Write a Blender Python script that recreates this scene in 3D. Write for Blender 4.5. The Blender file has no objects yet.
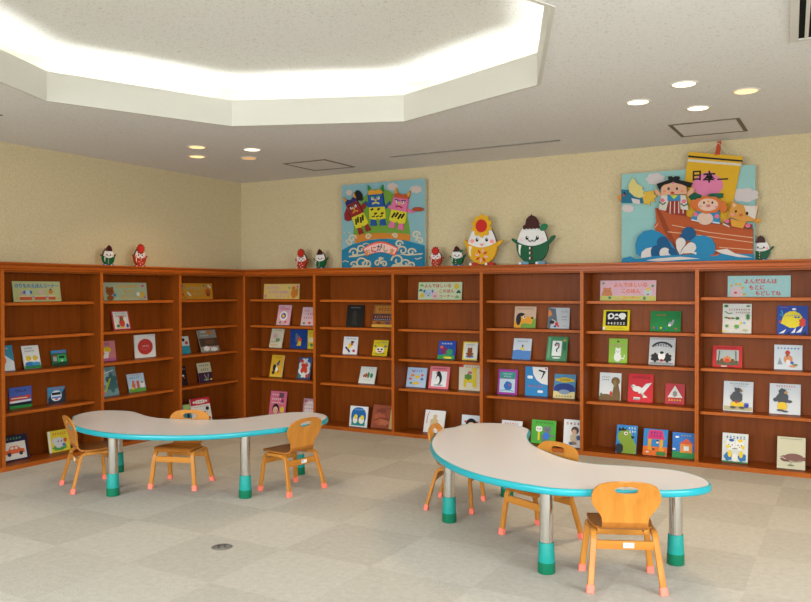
import bpy, bmesh, math, random
from mathutils import Vector, Matrix
random.seed(7)
scene = bpy.context.scene
C = scene.collection
PI = math.pi

# ------------------------------------------------------------------ camera
cam_d = bpy.data.cameras.new('camera')
cam_d.sensor_width = 36.0
cam_d.lens = 791.53 / 811 * 36.0
cam_d.clip_start = 0.05
cam = bpy.data.objects.new('camera', cam_d)
C.objects.link(cam)
cam.location = (5.5352, -6.3750, 1.3588)
yaw, pitch, roll = 0.51381, -0.01338, -0.00182
fw = Vector((-math.sin(yaw) * math.cos(pitch), math.cos(yaw) * math.cos(pitch), math.sin(pitch)))
rt = Vector((math.cos(yaw), math.sin(yaw), 0))
up = rt.cross(fw)
r2 = rt * math.cos(roll) + up * math.sin(roll)
u2 = -rt * math.sin(roll) + up * math.cos(roll)
cam.rotation_euler = Matrix((r2, u2, -fw)).transposed().to_euler()
scene.camera = cam

# ------------------------------------------------------------------ world, window light, exposure
w = bpy.data.worlds.new('world')
scene.world = w
w.use_nodes = True
w.node_tree.nodes['Background'].inputs[0].default_value = (0.75, 0.85, 1.0, 1)
w.node_tree.nodes['Background'].inputs[1].default_value = 0.6
scene.view_settings.view_transform = 'Standard'
scene.view_settings.look = 'None'
scene.view_settings.gamma = 1.0
scene.view_settings.exposure = -0.42


def area(name, loc, target, sx, sy, power, col):
    d = bpy.data.lights.new(name, 'AREA')
    d.shape = 'RECTANGLE'
    d.size, d.size_y = sx, sy
    d.energy = power
    d.color = col
    o = bpy.data.objects.new(name, d)
    C.objects.link(o)
    o.location = loc
    o.rotation_euler = (Vector(target) - Vector(loc)).to_track_quat('-Z', 'Y').to_euler()
    return o


DAY = (0.88, 0.95, 1.0)
for la in (area('window_light', (1.9, -9.0, 1.5), (1.9, -7.3, 0.0), 3.4, 1.9, 380, DAY),
           area('window_light', (6.9, -9.0, 1.5), (6.9, -7.3, 0.0), 3.4, 1.9, 420, DAY),
           area('window_light', (9.0, -5.2, 1.5), (6.6, -5.2, 0.0), 3.4, 1.9, 330, DAY)):
    la.data.spread = math.radians(140)
COVE_W, COVE_C = 4.9, (0.97, 0.985, 1.0)
DOWN_W, DOWN_C = 44.0, (1.0, 0.72, 0.42)


# ------------------------------------------------------------------ colour and materials
def lin(c):
    return c / 12.92 if c <= 0.04045 else ((c + 0.055) / 1.055) ** 2.4


def hexc(h):
    h = h.lstrip('#')
    return tuple(lin(int(h[i:i + 2], 16) / 255) for i in (0, 2, 4)) + (1,)


MATS = {}


def mat(h, rough=0.55, metal=0.0, vary=0.05, scale=60, emit=None, strength=0):
    key = (h, rough, metal, emit, strength, vary, scale)
    if key in MATS:
        return MATS[key]
    m = bpy.data.materials.new('paint_' + h.strip('#'))
    m.use_nodes = True
    nt = m.node_tree
    b = nt.nodes['Principled BSDF']
    c = hexc(h)
    b.inputs['Roughness'].default_value = rough
    b.inputs['Metallic'].default_value = metal
    b.inputs['Specular IOR Level'].default_value = 0.14 if rough > 0.3 else 0.5
    if vary:
        tc = nt.nodes.new('ShaderNodeTexCoord')
        n = nt.nodes.new('ShaderNodeTexNoise')
        n.inputs['Scale'].default_value = scale
        n.inputs['Detail'].default_value = 3
        mx = nt.nodes.new('ShaderNodeMix')
        mx.data_type = 'RGBA'
        mx.inputs[6].default_value = tuple(x * (1 - vary) for x in c[:3]) + (1,)
        mx.inputs[7].default_value = tuple(min(1, x * (1 + vary)) for x in c[:3]) + (1,)
        nt.links.new(tc.outputs['Object'], n.inputs['Vector'])
        nt.links.new(n.outputs['Fac'], mx.inputs[0])
        nt.links.new(mx.outputs[2], b.inputs['Base Color'])
    else:
        b.inputs['Base Color'].default_value = c
    if emit:
        b.inputs['Emission Color'].default_value = hexc(emit)
        b.inputs['Emission Strength'].default_value = strength
    MATS[key] = m
    return m


def wood(name, dark, light, rough, stretch=(3, 3, 45), scale=1.0, coat=0.0, spec=0.15):
    m = bpy.data.materials.new(name)
    m.use_nodes = True
    nt = m.node_tree
    b = nt.nodes['Principled BSDF']
    tc = nt.nodes.new('ShaderNodeTexCoord')
    mp = nt.nodes.new('ShaderNodeMapping')
    mp.inputs['Scale'].default_value = stretch
    n = nt.nodes.new('ShaderNodeTexNoise')
    n.inputs['Scale'].default_value = scale
    n.inputs['Detail'].default_value = 6
    n.inputs['Roughness'].default_value = 0.6
    n.inputs['Distortion'].default_value = 0.4
    r = nt.nodes.new('ShaderNodeValToRGB')
    r.color_ramp.elements[0].position = 0.32
    r.color_ramp.elements[0].color = hexc(dark)
    r.color_ramp.elements[1].position = 0.7
    r.color_ramp.elements[1].color = hexc(light)
    nt.links.new(tc.outputs['Object'], mp.inputs['Vector'])
    nt.links.new(mp.outputs[0], n.inputs['Vector'])
    nt.links.new(n.outputs['Fac'], r.inputs[0])
    nt.links.new(r.outputs[0], b.inputs['Base Color'])
    b.inputs['Roughness'].default_value = rough
    b.inputs['Coat Weight'].default_value = coat
    b.inputs['Coat Roughness'].default_value = 0.15
    b.inputs['Specular IOR Level'].default_value = spec
    bp = nt.nodes.new('ShaderNodeBump')
    bp.inputs['Strength'].default_value = 0.04
    nt.links.new(n.outputs['Fac'], bp.inputs['Height'])
    nt.links.new(bp.outputs[0], b.inputs['Normal'])
    return m


CASE = wood('case_wood', '#6b3007', '#7d3d0b', 0.42, (30, 30, 2.2))
CASE_H = wood('case_wood_shelf', '#6f3308', '#82400d', 0.42, (2.2, 30, 30))
TRIM = wood('trim_wood', '#8c400d', '#a05018', 0.38, (1.5, 30, 30), coat=0.08)
BEECH = wood('beech_ply', '#aa6c28', '#bd7e34', 0.35, (28, 28, 2.0), coat=0.15)
BEECH_SHADED = wood('beech_seat_shaded', '#95581e', '#a96a2a', 0.3, (28, 2.0, 28), coat=0.25)  # same beech as the back, darkened: the seat's shade is in the colour
EDGE = wood('case_wood_lit_edge', '#964a14', '#a85a20', 0.35, (2.2, 30, 30))  # lighter case wood: the brightness of lit front edges is put into the colour
CHROME = mat('#dededc', 0.16, 1.0, 0.03)


def carpet():
    m = bpy.data.materials.new('carpet_tiles')
    m.use_nodes = True
    nt = m.node_tree
    N = nt.nodes.new
    L = nt.links.new
    b = nt.nodes['Principled BSDF']
    tc = N('ShaderNodeTexCoord')
    mp = N('ShaderNodeMapping')
    mp.inputs['Location'].default_value = (-1.303 / 0.545 + 1, 3.085 / 0.545, 0.5)
    mp.inputs['Scale'].default_value = (1 / 0.545, 1 / 0.545, 1)
    L(tc.outputs['Object'], mp.inputs['Vector'])
    ch = N('ShaderNodeTexChecker')
    ch.inputs['Scale'].default_value = 1.0
    L(mp.outputs[0], ch.inputs['Vector'])
    fl = N('ShaderNodeVectorMath')
    fl.operation = 'FLOOR'
    L(mp.outputs[0], fl.inputs[0])
    wn = N('ShaderNodeTexWhiteNoise')
    L(fl.outputs[0], wn.inputs['Vector'])
    n1 = N('ShaderNodeTexNoise')
    n1.inputs['Scale'].default_value = 130
    n1.inputs['Detail'].default_value = 3
    L(tc.outputs['Object'], n1.inputs['Vector'])
    n2 = N('ShaderNodeTexNoise')
    n2.inputs['Scale'].default_value = 30
    n2.inputs['Detail'].default_value = 4
    L(tc.outputs['Object'], n2.inputs['Vector'])
    mx = N('ShaderNodeMix')
    mx.data_type = 'RGBA'
    mx.inputs[6].default_value = hexc('#b1aba0')
    mx.inputs[7].default_value = hexc('#bcb7ac')
    # tile tone = checker * .62 + per tile random * .38
    a = N('ShaderNodeMath')
    a.operation = 'MULTIPLY'
    a.inputs[1].default_value = 0.6
    L(ch.outputs['Fac'], a.inputs[0])
    a2 = N('ShaderNodeMath')
    a2.operation = 'MULTIPLY_ADD'
    a2.inputs[1].default_value = 0.4
    L(wn.outputs['Value'], a2.inputs[0])
    L(a.outputs[0], a2.inputs[2])
    L(a2.outputs[0], mx.inputs[0])
    mr = N('ShaderNodeMapRange')
    mr.inputs['From Min'].default_value = 0.3
    mr.inputs['From Max'].default_value = 0.7
    mr.inputs['To Min'].default_value = 0.86
    mr.inputs['To Max'].default_value = 1.12
    av = N('ShaderNodeMath')
    av.operation = 'ADD'
    L(n1.outputs['Fac'], av.inputs[0])
    L(n2.outputs['Fac'], av.inputs[1])
    hv = N('ShaderNodeMath')
    hv.operation = 'MULTIPLY'
    hv.inputs[1].default_value = 0.5
    L(av.outputs[0], hv.inputs[0])
    L(hv.outputs[0], mr.inputs['Value'])
    vm = N('ShaderNodeVectorMath')
    vm.operation = 'SCALE'
    L(mx.outputs[2], vm.inputs[0])
    L(mr.outputs[0], vm.inputs['Scale'])
    L(vm.outputs[0], b.inputs['Base Color'])
    b.inputs['Roughness'].default_value = 0.95
    b.inputs['Specular IOR Level'].default_value = 0.15
    bp = N('ShaderNodeBump')
    bp.inputs['Strength'].default_value = 0.25
    bp.inputs['Distance'].default_value = 0.01
    L(n1.outputs['Fac'], bp.inputs['Height'])
    L(bp.outputs[0], b.inputs['Normal'])
    return m


def speckled_ceiling(name, base, speck):
    m = bpy.data.materials.new(name)
    m.use_nodes = True
    nt = m.node_tree
    N = nt.nodes.new
    L = nt.links.new
    b = nt.nodes['Principled BSDF']
    tc = N('ShaderNodeTexCoord')
    mp = N('ShaderNodeMapping')
    mp.inputs['Scale'].default_value = (1, 1.0, 1)
    L(tc.outputs['Object'], mp.inputs['Vector'])
    n0 = N('ShaderNodeTexNoise')
    n0.inputs['Scale'].default_value = 75
    n0.inputs['Detail'].default_value = 2
    n0.inputs['Distortion'].default_value = 1.5
    L(mp.outputs[0], n0.inputs['Vector'])
    r = N('ShaderNodeValToRGB')
    r.color_ramp.elements[0].position = 0.33
    r.color_ramp.elements[0].color = hexc(speck)
    r.color_ramp.elements[1].position = 0.42
    r.color_ramp.elements[1].color = hexc(base)
    L(n0.outputs['Fac'], r.inputs[0])
    L(r.outputs[0], b.inputs['Base Color'])
    b.inputs['Roughness'].default_value = 0.9
    b.inputs['Specular IOR Level'].default_value = 0.2
    bp = N('ShaderNodeBump')
    bp.inputs['Strength'].default_value = 0.3
    bp.inputs['Distance'].default_value = 0.004
    L(n0.outputs['Fac'], bp.inputs['Height'])
    L(bp.outputs[0], b.inputs['Normal'])
    return m


def wallpaper():
    m = bpy.data.materials.new('wallpaper')
    m.use_nodes = True
    nt = m.node_tree
    N = nt.nodes.new
    L = nt.links.new
    b = nt.nodes['Principled BSDF']
    tc = N('ShaderNodeTexCoord')
    n0 = N('ShaderNodeTexNoise')
    n0.inputs['Scale'].default_value = 85
    n0.inputs['Detail'].default_value = 5
    L(tc.outputs['Object'], n0.inputs['Vector'])
    r = N('ShaderNodeValToRGB')
    r.color_ramp.elements[0].position = 0.3
    r.color_ramp.elements[0].color = hexc('#b4a27c')
    r.color_ramp.elements[1].position = 0.7
    r.color_ramp.elements[1].color = hexc('#c3b38e')
    L(n0.outputs['Fac'], r.inputs[0])
    L(r.outputs[0], b.inputs['Base Color'])
    b.inputs['Roughness'].default_value = 0.85
    bp = N('ShaderNodeBump')
    bp.inputs['Strength'].default_value = 0.3
    bp.inputs['Distance'].default_value = 0.004
    L(n0.outputs['Fac'], bp.inputs['Height'])
    L(bp.outputs[0], b.inputs['Normal'])
    return m


CARPET = carpet()
CEIL = speckled_ceiling('ceiling_board', '#dad8d5', '#c0bdb7')
CEIL_UP = speckled_ceiling('ceiling_board_upper', '#e8e8e6', '#c6c6c2')
WALL = wallpaper()
WHITE_P = mat('#c6c3b8', 0.6, 0, 0.02)


# ------------------------------------------------------------------ mesh helpers
class MB:
    """collects shapes with materials and links them as one mesh object"""

    def __init__(self):
        self.bm = bmesh.new()
        self.mats = []

    def mi(self, m):
        if m not in self.mats:
            self.mats.append(m)
        return self.mats.index(m)

    def box(self, x0, y0, z0, x1, y1, z1, m, bevel=0.0):
        t = bmesh.new()
        vs = [t.verts.new(p) for p in ((x0, y0, z0), (x1, y0, z0), (x1, y1, z0), (x0, y1, z0),
                                       (x0, y0, z1), (x1, y0, z1), (x1, y1, z1), (x0, y1, z1))]
        for f in ((0, 3, 2, 1), (4, 5, 6, 7), (0, 1, 5, 4), (1, 2, 6, 5), (2, 3, 7, 6), (3, 0, 4, 7)):
            t.faces.new([vs[i] for i in f])
        if bevel:
            bmesh.ops.bevel(t, geom=list(t.edges), offset=bevel, segments=2, affect='EDGES', profile=0.5)
        self.merge(t, m)

    def merge(self, t, m, mtx=None):
        idx = self.mi(m)
        vm = {}
        for v in t.verts:
            vm[v] = self.bm.verts.new(mtx @ v.co if mtx else v.co)
        for f in t.faces:
            try:
                nf = self.bm.faces.new([vm[v] for v in f.verts])
                nf.material_index = idx
            except ValueError:
                pass
        t.free()

    def prism(self, pts, y0, y1, m, side=None, bevel=0.0):
        """polygon in the x,z plane extruded from y0 (front, facing -y) to y1"""
        a = sum(pts[i][0] * pts[(i + 1) % len(pts)][1] - pts[(i + 1) % len(pts)][0] * pts[i][1] for i in range(len(pts)))
        if a < 0:
            pts = pts[::-1]
        idx = self.mi(m)
        si = self.mi(side) if side else idx
        A = [self.bm.verts.new((x, y0, z)) for x, z in pts]
        B = [self.bm.verts.new((x, y1, z)) for x, z in pts]
        f = self.bm.faces.new(A)
        f.material_index = idx
        g = self.bm.faces.new(B[::-1])
        g.material_index = si
        n = len(pts)
        for i in range(n):
            s = self.bm.faces.new([A[i], B[i], B[(i + 1) % n], A[(i + 1) % n]])
            s.material_index = si

    def zprism(self, pts, z0, z1, m, bevel=0.0, seg=3):
        t = bmesh.new()
        a = sum(pts[i][0] * pts[(i + 1) % len(pts)][1] - pts[(i + 1) % len(pts)][0] * pts[i][1] for i in range(len(pts)))
        if a < 0:
            pts = pts[::-1]
        A = [t.verts.new((x, y, z0)) for x, y in pts]
        B = [t.verts.new((x, y, z1)) for x, y in pts]
        t.faces.new(A[::-1])
        t.faces.new(B)
        n = len(pts)
        for i in range(n):
            t.faces.new([A[i], A[(i + 1) % n], B[(i + 1) % n], B[i]])
        if bevel:
            es = [e for e in t.edges if abs(e.verts[0].co.z - e.verts[1].co.z) < 1e-6]
            bmesh.ops.bevel(t, geom=es, offset=bevel, segments=seg, affect='EDGES', profile=0.5)
        self.merge(t, m)

    def lathe(self, prof, m, cx=0, cy=0, n=28):
        """prof: list of (r, z)"""
        idx = self.mi(m)
        rings = []
        for r, z in prof:
            if r < 1e-6:
                rings.append([self.bm.verts.new((cx, cy, z))])
            else:
                rings.append([self.bm.verts.new((cx + r * math.cos(2 * PI * i / n), cy + r * math.sin(2 * PI * i / n), z)) for i in range(n)])
        for a, b in zip(rings[:-1], rings[1:]):
            for i in range(n):
                j = (i + 1) % n
                if len(a) == 1 and len(b) == 1:
                    continue
                if len(a) == 1:
                    vs = [a[0], b[j], b[i]]
                elif len(b) == 1:
                    vs = [a[i], a[j], b[0]]
                else:
                    vs = [a[i], a[j], b[j], b[i]]
                f = self.bm.faces.new(vs)
                f.material_index = idx

    def sweep(self, path, up_vecs, wx, th, m, cap=True):
        """rectangular section swept along path; section is wx along local x and th along the normal"""
        idx = self.mi(m)
        n = len(path)
        rings = []
        for i, p in enumerate(path):
            p = Vector(p)
            t = (Vector(path[min(i + 1, n - 1)]) - Vector(path[max(i - 1, 0)])).normalized()
            sx = Vector(up_vecs)
            nn = t.cross(sx).normalized()
            sx2 = nn.cross(t).normalized()
            ww = wx[i] if isinstance(wx, (list, tuple)) else wx
            c = 0.003
            ring = []
            for a, b in ((-1, -1), (1, -1), (1, 1), (-1, 1)):
                ax, bx = a * ww / 2, b * th / 2
                if a * b > 0:
                    ring += [p + sx2 * (ax) + nn * (bx - b * c), p + sx2 * (ax - a * c) + nn * bx]
                else:
                    ring += [p + sx2 * (ax - a * c) + nn * bx, p + sx2 * ax + nn * (bx - b * c)]
            rings.append([self.bm.verts.new(q) for q in ring])
        k = 8
        for a, b in zip(rings[:-1], rings[1:]):
            for i in range(k):
                f = self.bm.faces.new([a[i], a[(i + 1) % k], b[(i + 1) % k], b[i]])
                f.material_index = idx
        if cap:
            f = self.bm.faces.new(rings[0][::-1])
            f.material_index = idx
            f = self.bm.faces.new(rings[-1])
            f.material_index = idx

    def text(self, s, x, z, size, m, y, rot=0.0, width=None):
        """real lettering: font outlines turned into flat faces in the x,z plane, centred on x,z"""
        cu = bpy.data.curves.new('lettering', 'FONT')
        cu.body = s
        cu.size = size
        cu.align_x = 'CENTER'
        cu.resolution_u = 2
        cu.offset = size * 0.03
        o = bpy.data.objects.new('lettering', cu)
        C.objects.link(o)
        bpy.context.view_layer.update()
        dg = bpy.context.evaluated_depsgraph_get()
        me = bpy.data.meshes.new_from_object(o.evaluated_get(dg))
        bpy.data.objects.remove(o)
        bpy.data.curves.remove(cu)
        if not me.vertices:
            return
        xs = [v.co.x for v in me.vertices]
        ys = [v.co.y for v in me.vertices]
        w0 = max(xs) - min(xs)
        mxx, mzz = (max(xs) + min(xs)) / 2, (max(ys) + min(ys)) / 2
        k = width / w0 if width else 1.0
        idx = self.mi(m)
        cr, sr = math.cos(rot), math.sin(rot)
        vs = []
        for v in me.vertices:
            a, b = (v.co.x - mxx) * k, (v.co.y - mzz)
            vs.append(self.bm.verts.new((x + a * cr - b * sr, y, z + a * sr + b * cr)))
        for p in me.polygons:
            try:
                f = self.bm.faces.new([vs[i] for i in p.vertices])
                f.material_index = idx
            except ValueError:
                pass
        bpy.data.meshes.remove(me)

    def build(self, name, parent=None, smooth=None, recalc=True, loc=None, rotz=None):
        if recalc:
            bmesh.ops.recalc_face_normals(self.bm, faces=list(self.bm.faces))
        me = bpy.data.meshes.new(name)
        self.bm.to_mesh(me)
        self.bm.free()
        for m in self.mats:
            me.materials.append(m)
        if smooth:
            for p in me.polygons:
                p.use_smooth = True
            me.set_sharp_from_angle(angle=math.radians(smooth))
        o = bpy.data.objects.new(name, me)
        C.objects.link(o)
        if parent:
            o.parent = parent
        if loc:
            o.location = loc
        if rotz is not None:
            o.rotation_euler.z = rotz
        return o


def tag(o, label, cat, group=None):
    o['label'] = label
    o['category'] = cat
    if group:
        o['group'] = group
    return o


def struct(o):
    o['kind'] = 'structure'
    return o


def thing(name, loc, rotz, label, cat, group=None):
    o = bpy.data.objects.new(name, None)
    o.empty_display_size = 0.1
    C.objects.link(o)
    o.location = loc
    o.rotation_euler.z = rotz
    return tag(o, label, cat, group)


def copy_tree(o, parent=None):
    c = o.copy()
    C.objects.link(c)
    c.parent = parent
    for ch in list(o.children):
        copy_tree(ch, c)
    return c


def ell(cx, cy, rx, ry, n=20, a0=0, a1=360, rot=0):
    out = []
    full = abs(a1 - a0) >= 360
    k = n if full else n + 1
    for i in range(k):
        a = math.radians(a0 + (a1 - a0) * i / n)
        x, y = rx * math.cos(a), ry * math.sin(a)
        c, s = math.cos(math.radians(rot)), math.sin(math.radians(rot))
        out.append((cx + x * c - y * s, cy + x * s + y * c))
    return out


def blob(cx, cy, rx, ry, bumps=6, amp=0.15, n=48, ph=0.0):
    out = []
    for i in range(n):
        a = 2 * PI * i / n
        k = 1 - amp + amp * abs(math.sin(a * bumps / 2 + ph))
        out.append((cx + rx * k * math.cos(a), cy + ry * k * math.sin(a)))
    return out


def stroke(pts, th):
    """open polyline widened to a polygon"""
    L, R = [], []
    n = len(pts)
    for i in range(n):
        a = pts[max(i - 1, 0)]
        b = pts[min(i + 1, n - 1)]
        dx, dy = b[0] - a[0], b[1] - a[1]
        l = math.hypot(dx, dy) or 1
        nx, ny = -dy / l * th / 2, dx / l * th / 2
        L.append((pts[i][0] + nx, pts[i][1] + ny))
        R.append((pts[i][0] - nx, pts[i][1] - ny))
    return L + R[::-1]


# ================================================================== the room
HC = 2.531          # main ceiling
HU = 2.86           # raised ceiling of the octagonal coffer
WX, WY = -0.279, 0.279   # left wall and back wall planes
RX, FY = 9.1, -9.1       # right wall and the window wall behind the camera
OC = (2.83, -3.21)
OR = 1.61

b = MB()
b.box(WX - 0.1, FY - 0.1, -0.08, RX + 0.1, WY + 0.1, 0.0, CARPET)
struct(b.build('floor'))
b = MB(); b.box(WX - 0.12, FY - 0.12, 0, WX, WY + 0.12, 3.1, WALL); struct(b.build('wall_left'))
b = MB(); b.box(WX, WY, 0, RX + 0.12, WY + 0.12, 3.1, WALL); struct(b.build('wall_back'))


def wall_with_window(name, n, along, a0, a1, fixed, holes, z0=0.5, z1=2.4):
    """a wall along x or y with window openings; every opening gets a frame with mullions"""
    b = MB()
    def bx(p, q, za, zb, t0=0.0, t1=0.12, m=WALL, bb=None):
        bb = bb or b
        if along == 'x':
            bb.box(p, fixed - t1, za, q, fixed - t0, zb, m)
        else:
            bb.box(fixed + t0, p, za, fixed + t1, q, zb, m)
    cur = a0
    for h0, h1 in holes:
        bx(cur, h0, 0, 3.1)
        bx(h0, h1, 0, z0)
        bx(h0, h1, z1, 3.1)
        cur = h1
    bx(cur, a1, 0, 3.1)
    struct(b.build(name))
    fr = mat('#c9c9c6', 0.4, 0.5)
    for i, (h0, h1) in enumerate(holes):
        f = MB()
        bx(h0, h1, z0, z0 + 0.05, 0.03, 0.09, fr, f)
        bx(h0, h1, z1 - 0.05, z1, 0.03, 0.09, fr, f)
        k = 4
        for j in range(k + 1):
            p = h0 + (h1 - h0 - 0.05) * j / k
            bx(p, p + 0.05, z0, z1, 0.03, 0.09, fr, f)
        struct(f.build('window_%d' % (n + i)))


wall_with_window('wall_front', 1, 'x', WX, RX, FY, [(0.2, 3.6), (5.2, 8.6)])
wall_with_window('wall_right', 3, 'y', FY, WY, RX, [(-6.9, -3.5)])

# main ceiling with the octagonal opening
oct_in = [(OC[0] + OR * math.cos(math.radians(90 + 45 * k)), OC[1] + OR * math.sin(math.radians(90 + 45 * k))) for k in range(8)]
oct_at = lambda r: [(OC[0] + r * math.cos(math.radians(90 + 45 * k)), OC[1] + r * math.sin(math.radians(90 + 45 * k))) for k in range(8)]


def ring_slab(inner, z0, z1, m, rect=None, outer=None):
    b = MB()
    idx = b.mi(m)
    n = 8
    if rect:
        x0, y0, x1, y1 = rect
        outer = []
        for x, y in inner:
            dx, dy = x - OC[0], y - OC[1]
            if abs(dx) < 1e-6: outer.append((OC[0], y1 if dy > 0 else y0))
            elif abs(dy) < 1e-6: outer.append((x1 if dx > 0 else x0, OC[1]))
            else: outer.append((x1 if dx > 0 else x0, y1 if dy > 0 else y0))
    V = {}
    for k in range(n):
        V[k] = [b.bm.verts.new((*inner[k], z0)), b.bm.verts.new((*outer[k], z0)), b.bm.verts.new((*inner[k], z1)), b.bm.verts.new((*outer[k], z1))]
    for k in range(n):
        a, c = V[k], V[(k + 1) % n]
        for q in ([a[0], c[0], c[1], a[1]], [a[2], a[3], c[3], c[2]], [a[0], a[2], c[2], c[0]], [a[1], c[1], c[3], a[3]]):
            b.bm.faces.new(q).material_index = idx
    return b


struct(ring_slab(oct_at(OR + 0.0221), HC, HC + 0.02, CEIL, rect=(WX, FY, RX, WY)).build('ceiling'))
# fascia of the coffer, its back wall and raised ceiling
struct(ring_slab(oct_at(OR), HC - 0.004, 2.71, WHITE_P, outer=oct_at(OR + 0.022)).build('trim_1'))
COVE_WALL = mat('#d6d2b8', 0.7, 0, 0.03)
OB = OR + 0.27
struct(ring_slab(oct_at(OB), HC + 0.02, HU, COVE_WALL, outer=oct_at(OB + 0.03)).build('wall_coffer'))
b = MB()
b.zprism(oct_at(OB + 0.03), HU, HU + 0.03, CEIL_UP)
struct(b.build('ceiling_coffer'))
# small joint lines where the fascia boards meet
# cove lamps lying on the hidden ledge
tube_m = mat('#f4f1e6', 0.4, 0, 0, emit='#fff4dc', strength=1.5)
for k in range(8):
    am = math.radians(90 + 45 * k + 22.5)
    rr = (OR + 0.15) * math.cos(math.radians(22.5))
    px, py = OC[0] + rr * math.cos(am), OC[1] + rr * math.sin(am)
    side = ['north west', 'west', 'south west', 'south', 'south east', 'east', 'north east', 'north'][k]
    t = thing('cove_lamp', (px, py, HC + 0.021), am + PI / 2,
              'white fluorescent batten lamp hidden behind the %s edge of the ceiling recess' % side, 'lamp', 'lamps hidden in the ceiling recess')
    bb = MB(); bb.box(-0.55, -0.03, 0, 0.55, 0.03, 0.035, WHITE_P); bb.build('batten', t)
    tb = MB()
    tb.lathe([(0.0, -0.54), (0.013, -0.54), (0.013, 0.54), (0.0, 0.54)], tube_m, n=12)
    o = tb.build('tube', t, smooth=40); o.rotation_euler = (0, PI / 2, 0); o.location = (0, 0, 0.055)
    d = bpy.data.lights.new('cove_light', 'AREA'); d.shape = 'RECTANGLE'; d.size = 1.15; d.size_y = 0.07
    d.energy = COVE_W; d.color = COVE_C
    lo = bpy.data.objects.new('cove_light', d); C.objects.link(lo); lo.parent = t
    lo.location = (0, 0, 0.075); lo.rotation_euler = (PI, 0, 0)

# ---- ceiling fittings
down = [(4.366, -1.348, 'leftmost of the four lamps over the ship picture side', 1), (4.695, -1.656, 'topmost of the four by the square hatch', 1),
        (4.664, -0.99, 'one nearest the hatch above the ship picture', 1), (4.984, -1.307, 'rightmost of the four, glowing orange', .9),
        (0.877, -1.575, 'upper left of the four near the room corner', .6), (0.548, -1.236, 'lower left of the four near the room corner', .7),
        (1.189, -1.262, 'upper right of the four near the room corner', 1), (0.888, -0.949, 'dimmest one, lower right of the four near the corner', .25)]
ring_m = mat('#d8d4c8', 0.35, 0, 0.02)
for x, y, lab, f in down:
    t = thing('downlight', (x, y, HC - 0.001), 0, 'round recessed ceiling downlight, ' + lab, 'downlight', 'round downlights in the ceiling')
    bb = MB(); bb.lathe([(0.062, 0.0), (0.066, -0.004), (0.08, -0.002), (0.082, 0.001)], ring_m); bb.build('trim_ring', t, smooth=50)
    em = mat('#fff0d8' if f > .5 else '#d09a50', 0.4, 0, 0, emit='#ffe9c8' if f > .95 else '#ffc27a', strength=(3.2 if f > .95 else 1.9 if f > .5 else 0.75))
    bb = MB(); bb.lathe([(0.0, -0.0015), (0.063, -0.0015)], em); bb.build('lamp_face', t, smooth=50)
    d = bpy.data.lights.new('downlight_lamp', 'SPOT'); d.energy = DOWN_W * f; d.color = DOWN_C; d.spot_size = 2.3; d.spot_blend = 0.7; d.shadow_soft_size = 0.06
    lo = bpy.data.objects.new('downlight_lamp', d); C.objects.link(lo); lo.parent = t; lo.location = (0, 0, -0.02)

hatch_m = mat('#6c6656', 0.5, 0.2)
def hatch(x0, y0, x1, y1, label):
    t = thing('ceiling_hatch', ((x0 + x1) / 2, (y0 + y1) / 2, HC), 0, label, 'ceiling hatch', 'square access hatches in the ceiling')
    hx, hy, w = (x1 - x0) / 2, (y1 - y0) / 2, 0.026
    f = MB()
    f.box(-hx, -hy, -0.004, hx, -hy + w, 0, hatch_m); f.box(-hx, hy - w, -0.004, hx, hy, 0, hatch_m)
    f.box(-hx, -hy + w, -0.004, -hx + w, hy - w, 0, hatch_m); f.box(hx - w, -hy + w, -0.004, hx, hy - w, 0, hatch_m)
    f.build('frame', t)
    p = MB(); p.box(-hx + w, -hy + w, -0.002, hx - w, hy - w, 0.0, CEIL); p.build('panel', t)
hatch(4.39, -0.55, 4.86, -0.04, 'square ceiling hatch above the ship picture')
hatch(0.95, -0.56, 1.43, -0.06, 'square ceiling hatch between the corner lamps and the demon island picture')
hatch(0.13, -3.57, 0.607, -3.09, 'ceiling hatch cut off by the left edge of the photo')
t = thing('slot_diffuser', (2.77, -0.385, HC), 0, 'long thin dark air slot in the ceiling over the egg figures', 'air vent')
f = MB(); f.box(-0.77, -0.022, -0.005, 0.77, -0.012, 0, mat('#8a857c')); f.box(-0.77, 0.012, -0.005, 0.77, 0.022, 0, mat('#8a857c')); f.build('frame', t)
f = MB(); f.box(-0.77, -0.012, -0.0015, 0.77, 0.012, 0, mat('#2a2723')); f.build('slot', t)
t = thing('air_vent', (5.483, -2.848, HC), math.radians(3.5), 'ceiling air vent with black slots at the upper right edge', 'air vent')
f = MB()
fm = mat('#c6c3bb', 0.45)
f.box(-0.17, -0.64, -0.008, -0.135, 0.64, 0, fm); f.box(0.135, -0.64, -0.008, 0.17, 0.64, 0, fm)
f.box(-0.135, -0.64, -0.008, 0.135, -0.61, 0, fm); f.box(-0.135, 0.61, -0.008, 0.135, 0.64, 0, fm)
f.build('frame', t)
for x in (-0.102, -0.061, -0.02, 0.021, 0.062, 0.103):
    s = MB(); s.box(x - 0.008, -0.61, -0.007, x + 0.008, 0.61, -0.001, fm); s.build('slat', t)
f = MB(); f.box(-0.135, -0.61, -0.002, 0.135, 0.61, 0, mat('#0b0b0c', 0.8)); f.build('duct_opening', t)
t = MB(); t.lathe([(0.0, 0.003), (0.048, 0.003), (0.052, 0.0015), (0.056, 0.0), (0.0, 0.0)], mat('#7c7c7c', 0.4, 0.5))
for k in range(4):
    a = k * PI / 2
    t.box(0.024 * math.cos(a) - 0.006, 0.024 * math.sin(a) - 0.006, 0.003, 0.024 * math.cos(a) + 0.006, 0.024 * math.sin(a) + 0.006, 0.004, mat('#333333'))
o = t.build('floor_outlet_cover', smooth=30, loc=(2.631, -3.214, 0.0))
tag(o, 'round grey metal outlet cover set in the carpet', 'outlet cover')

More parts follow.
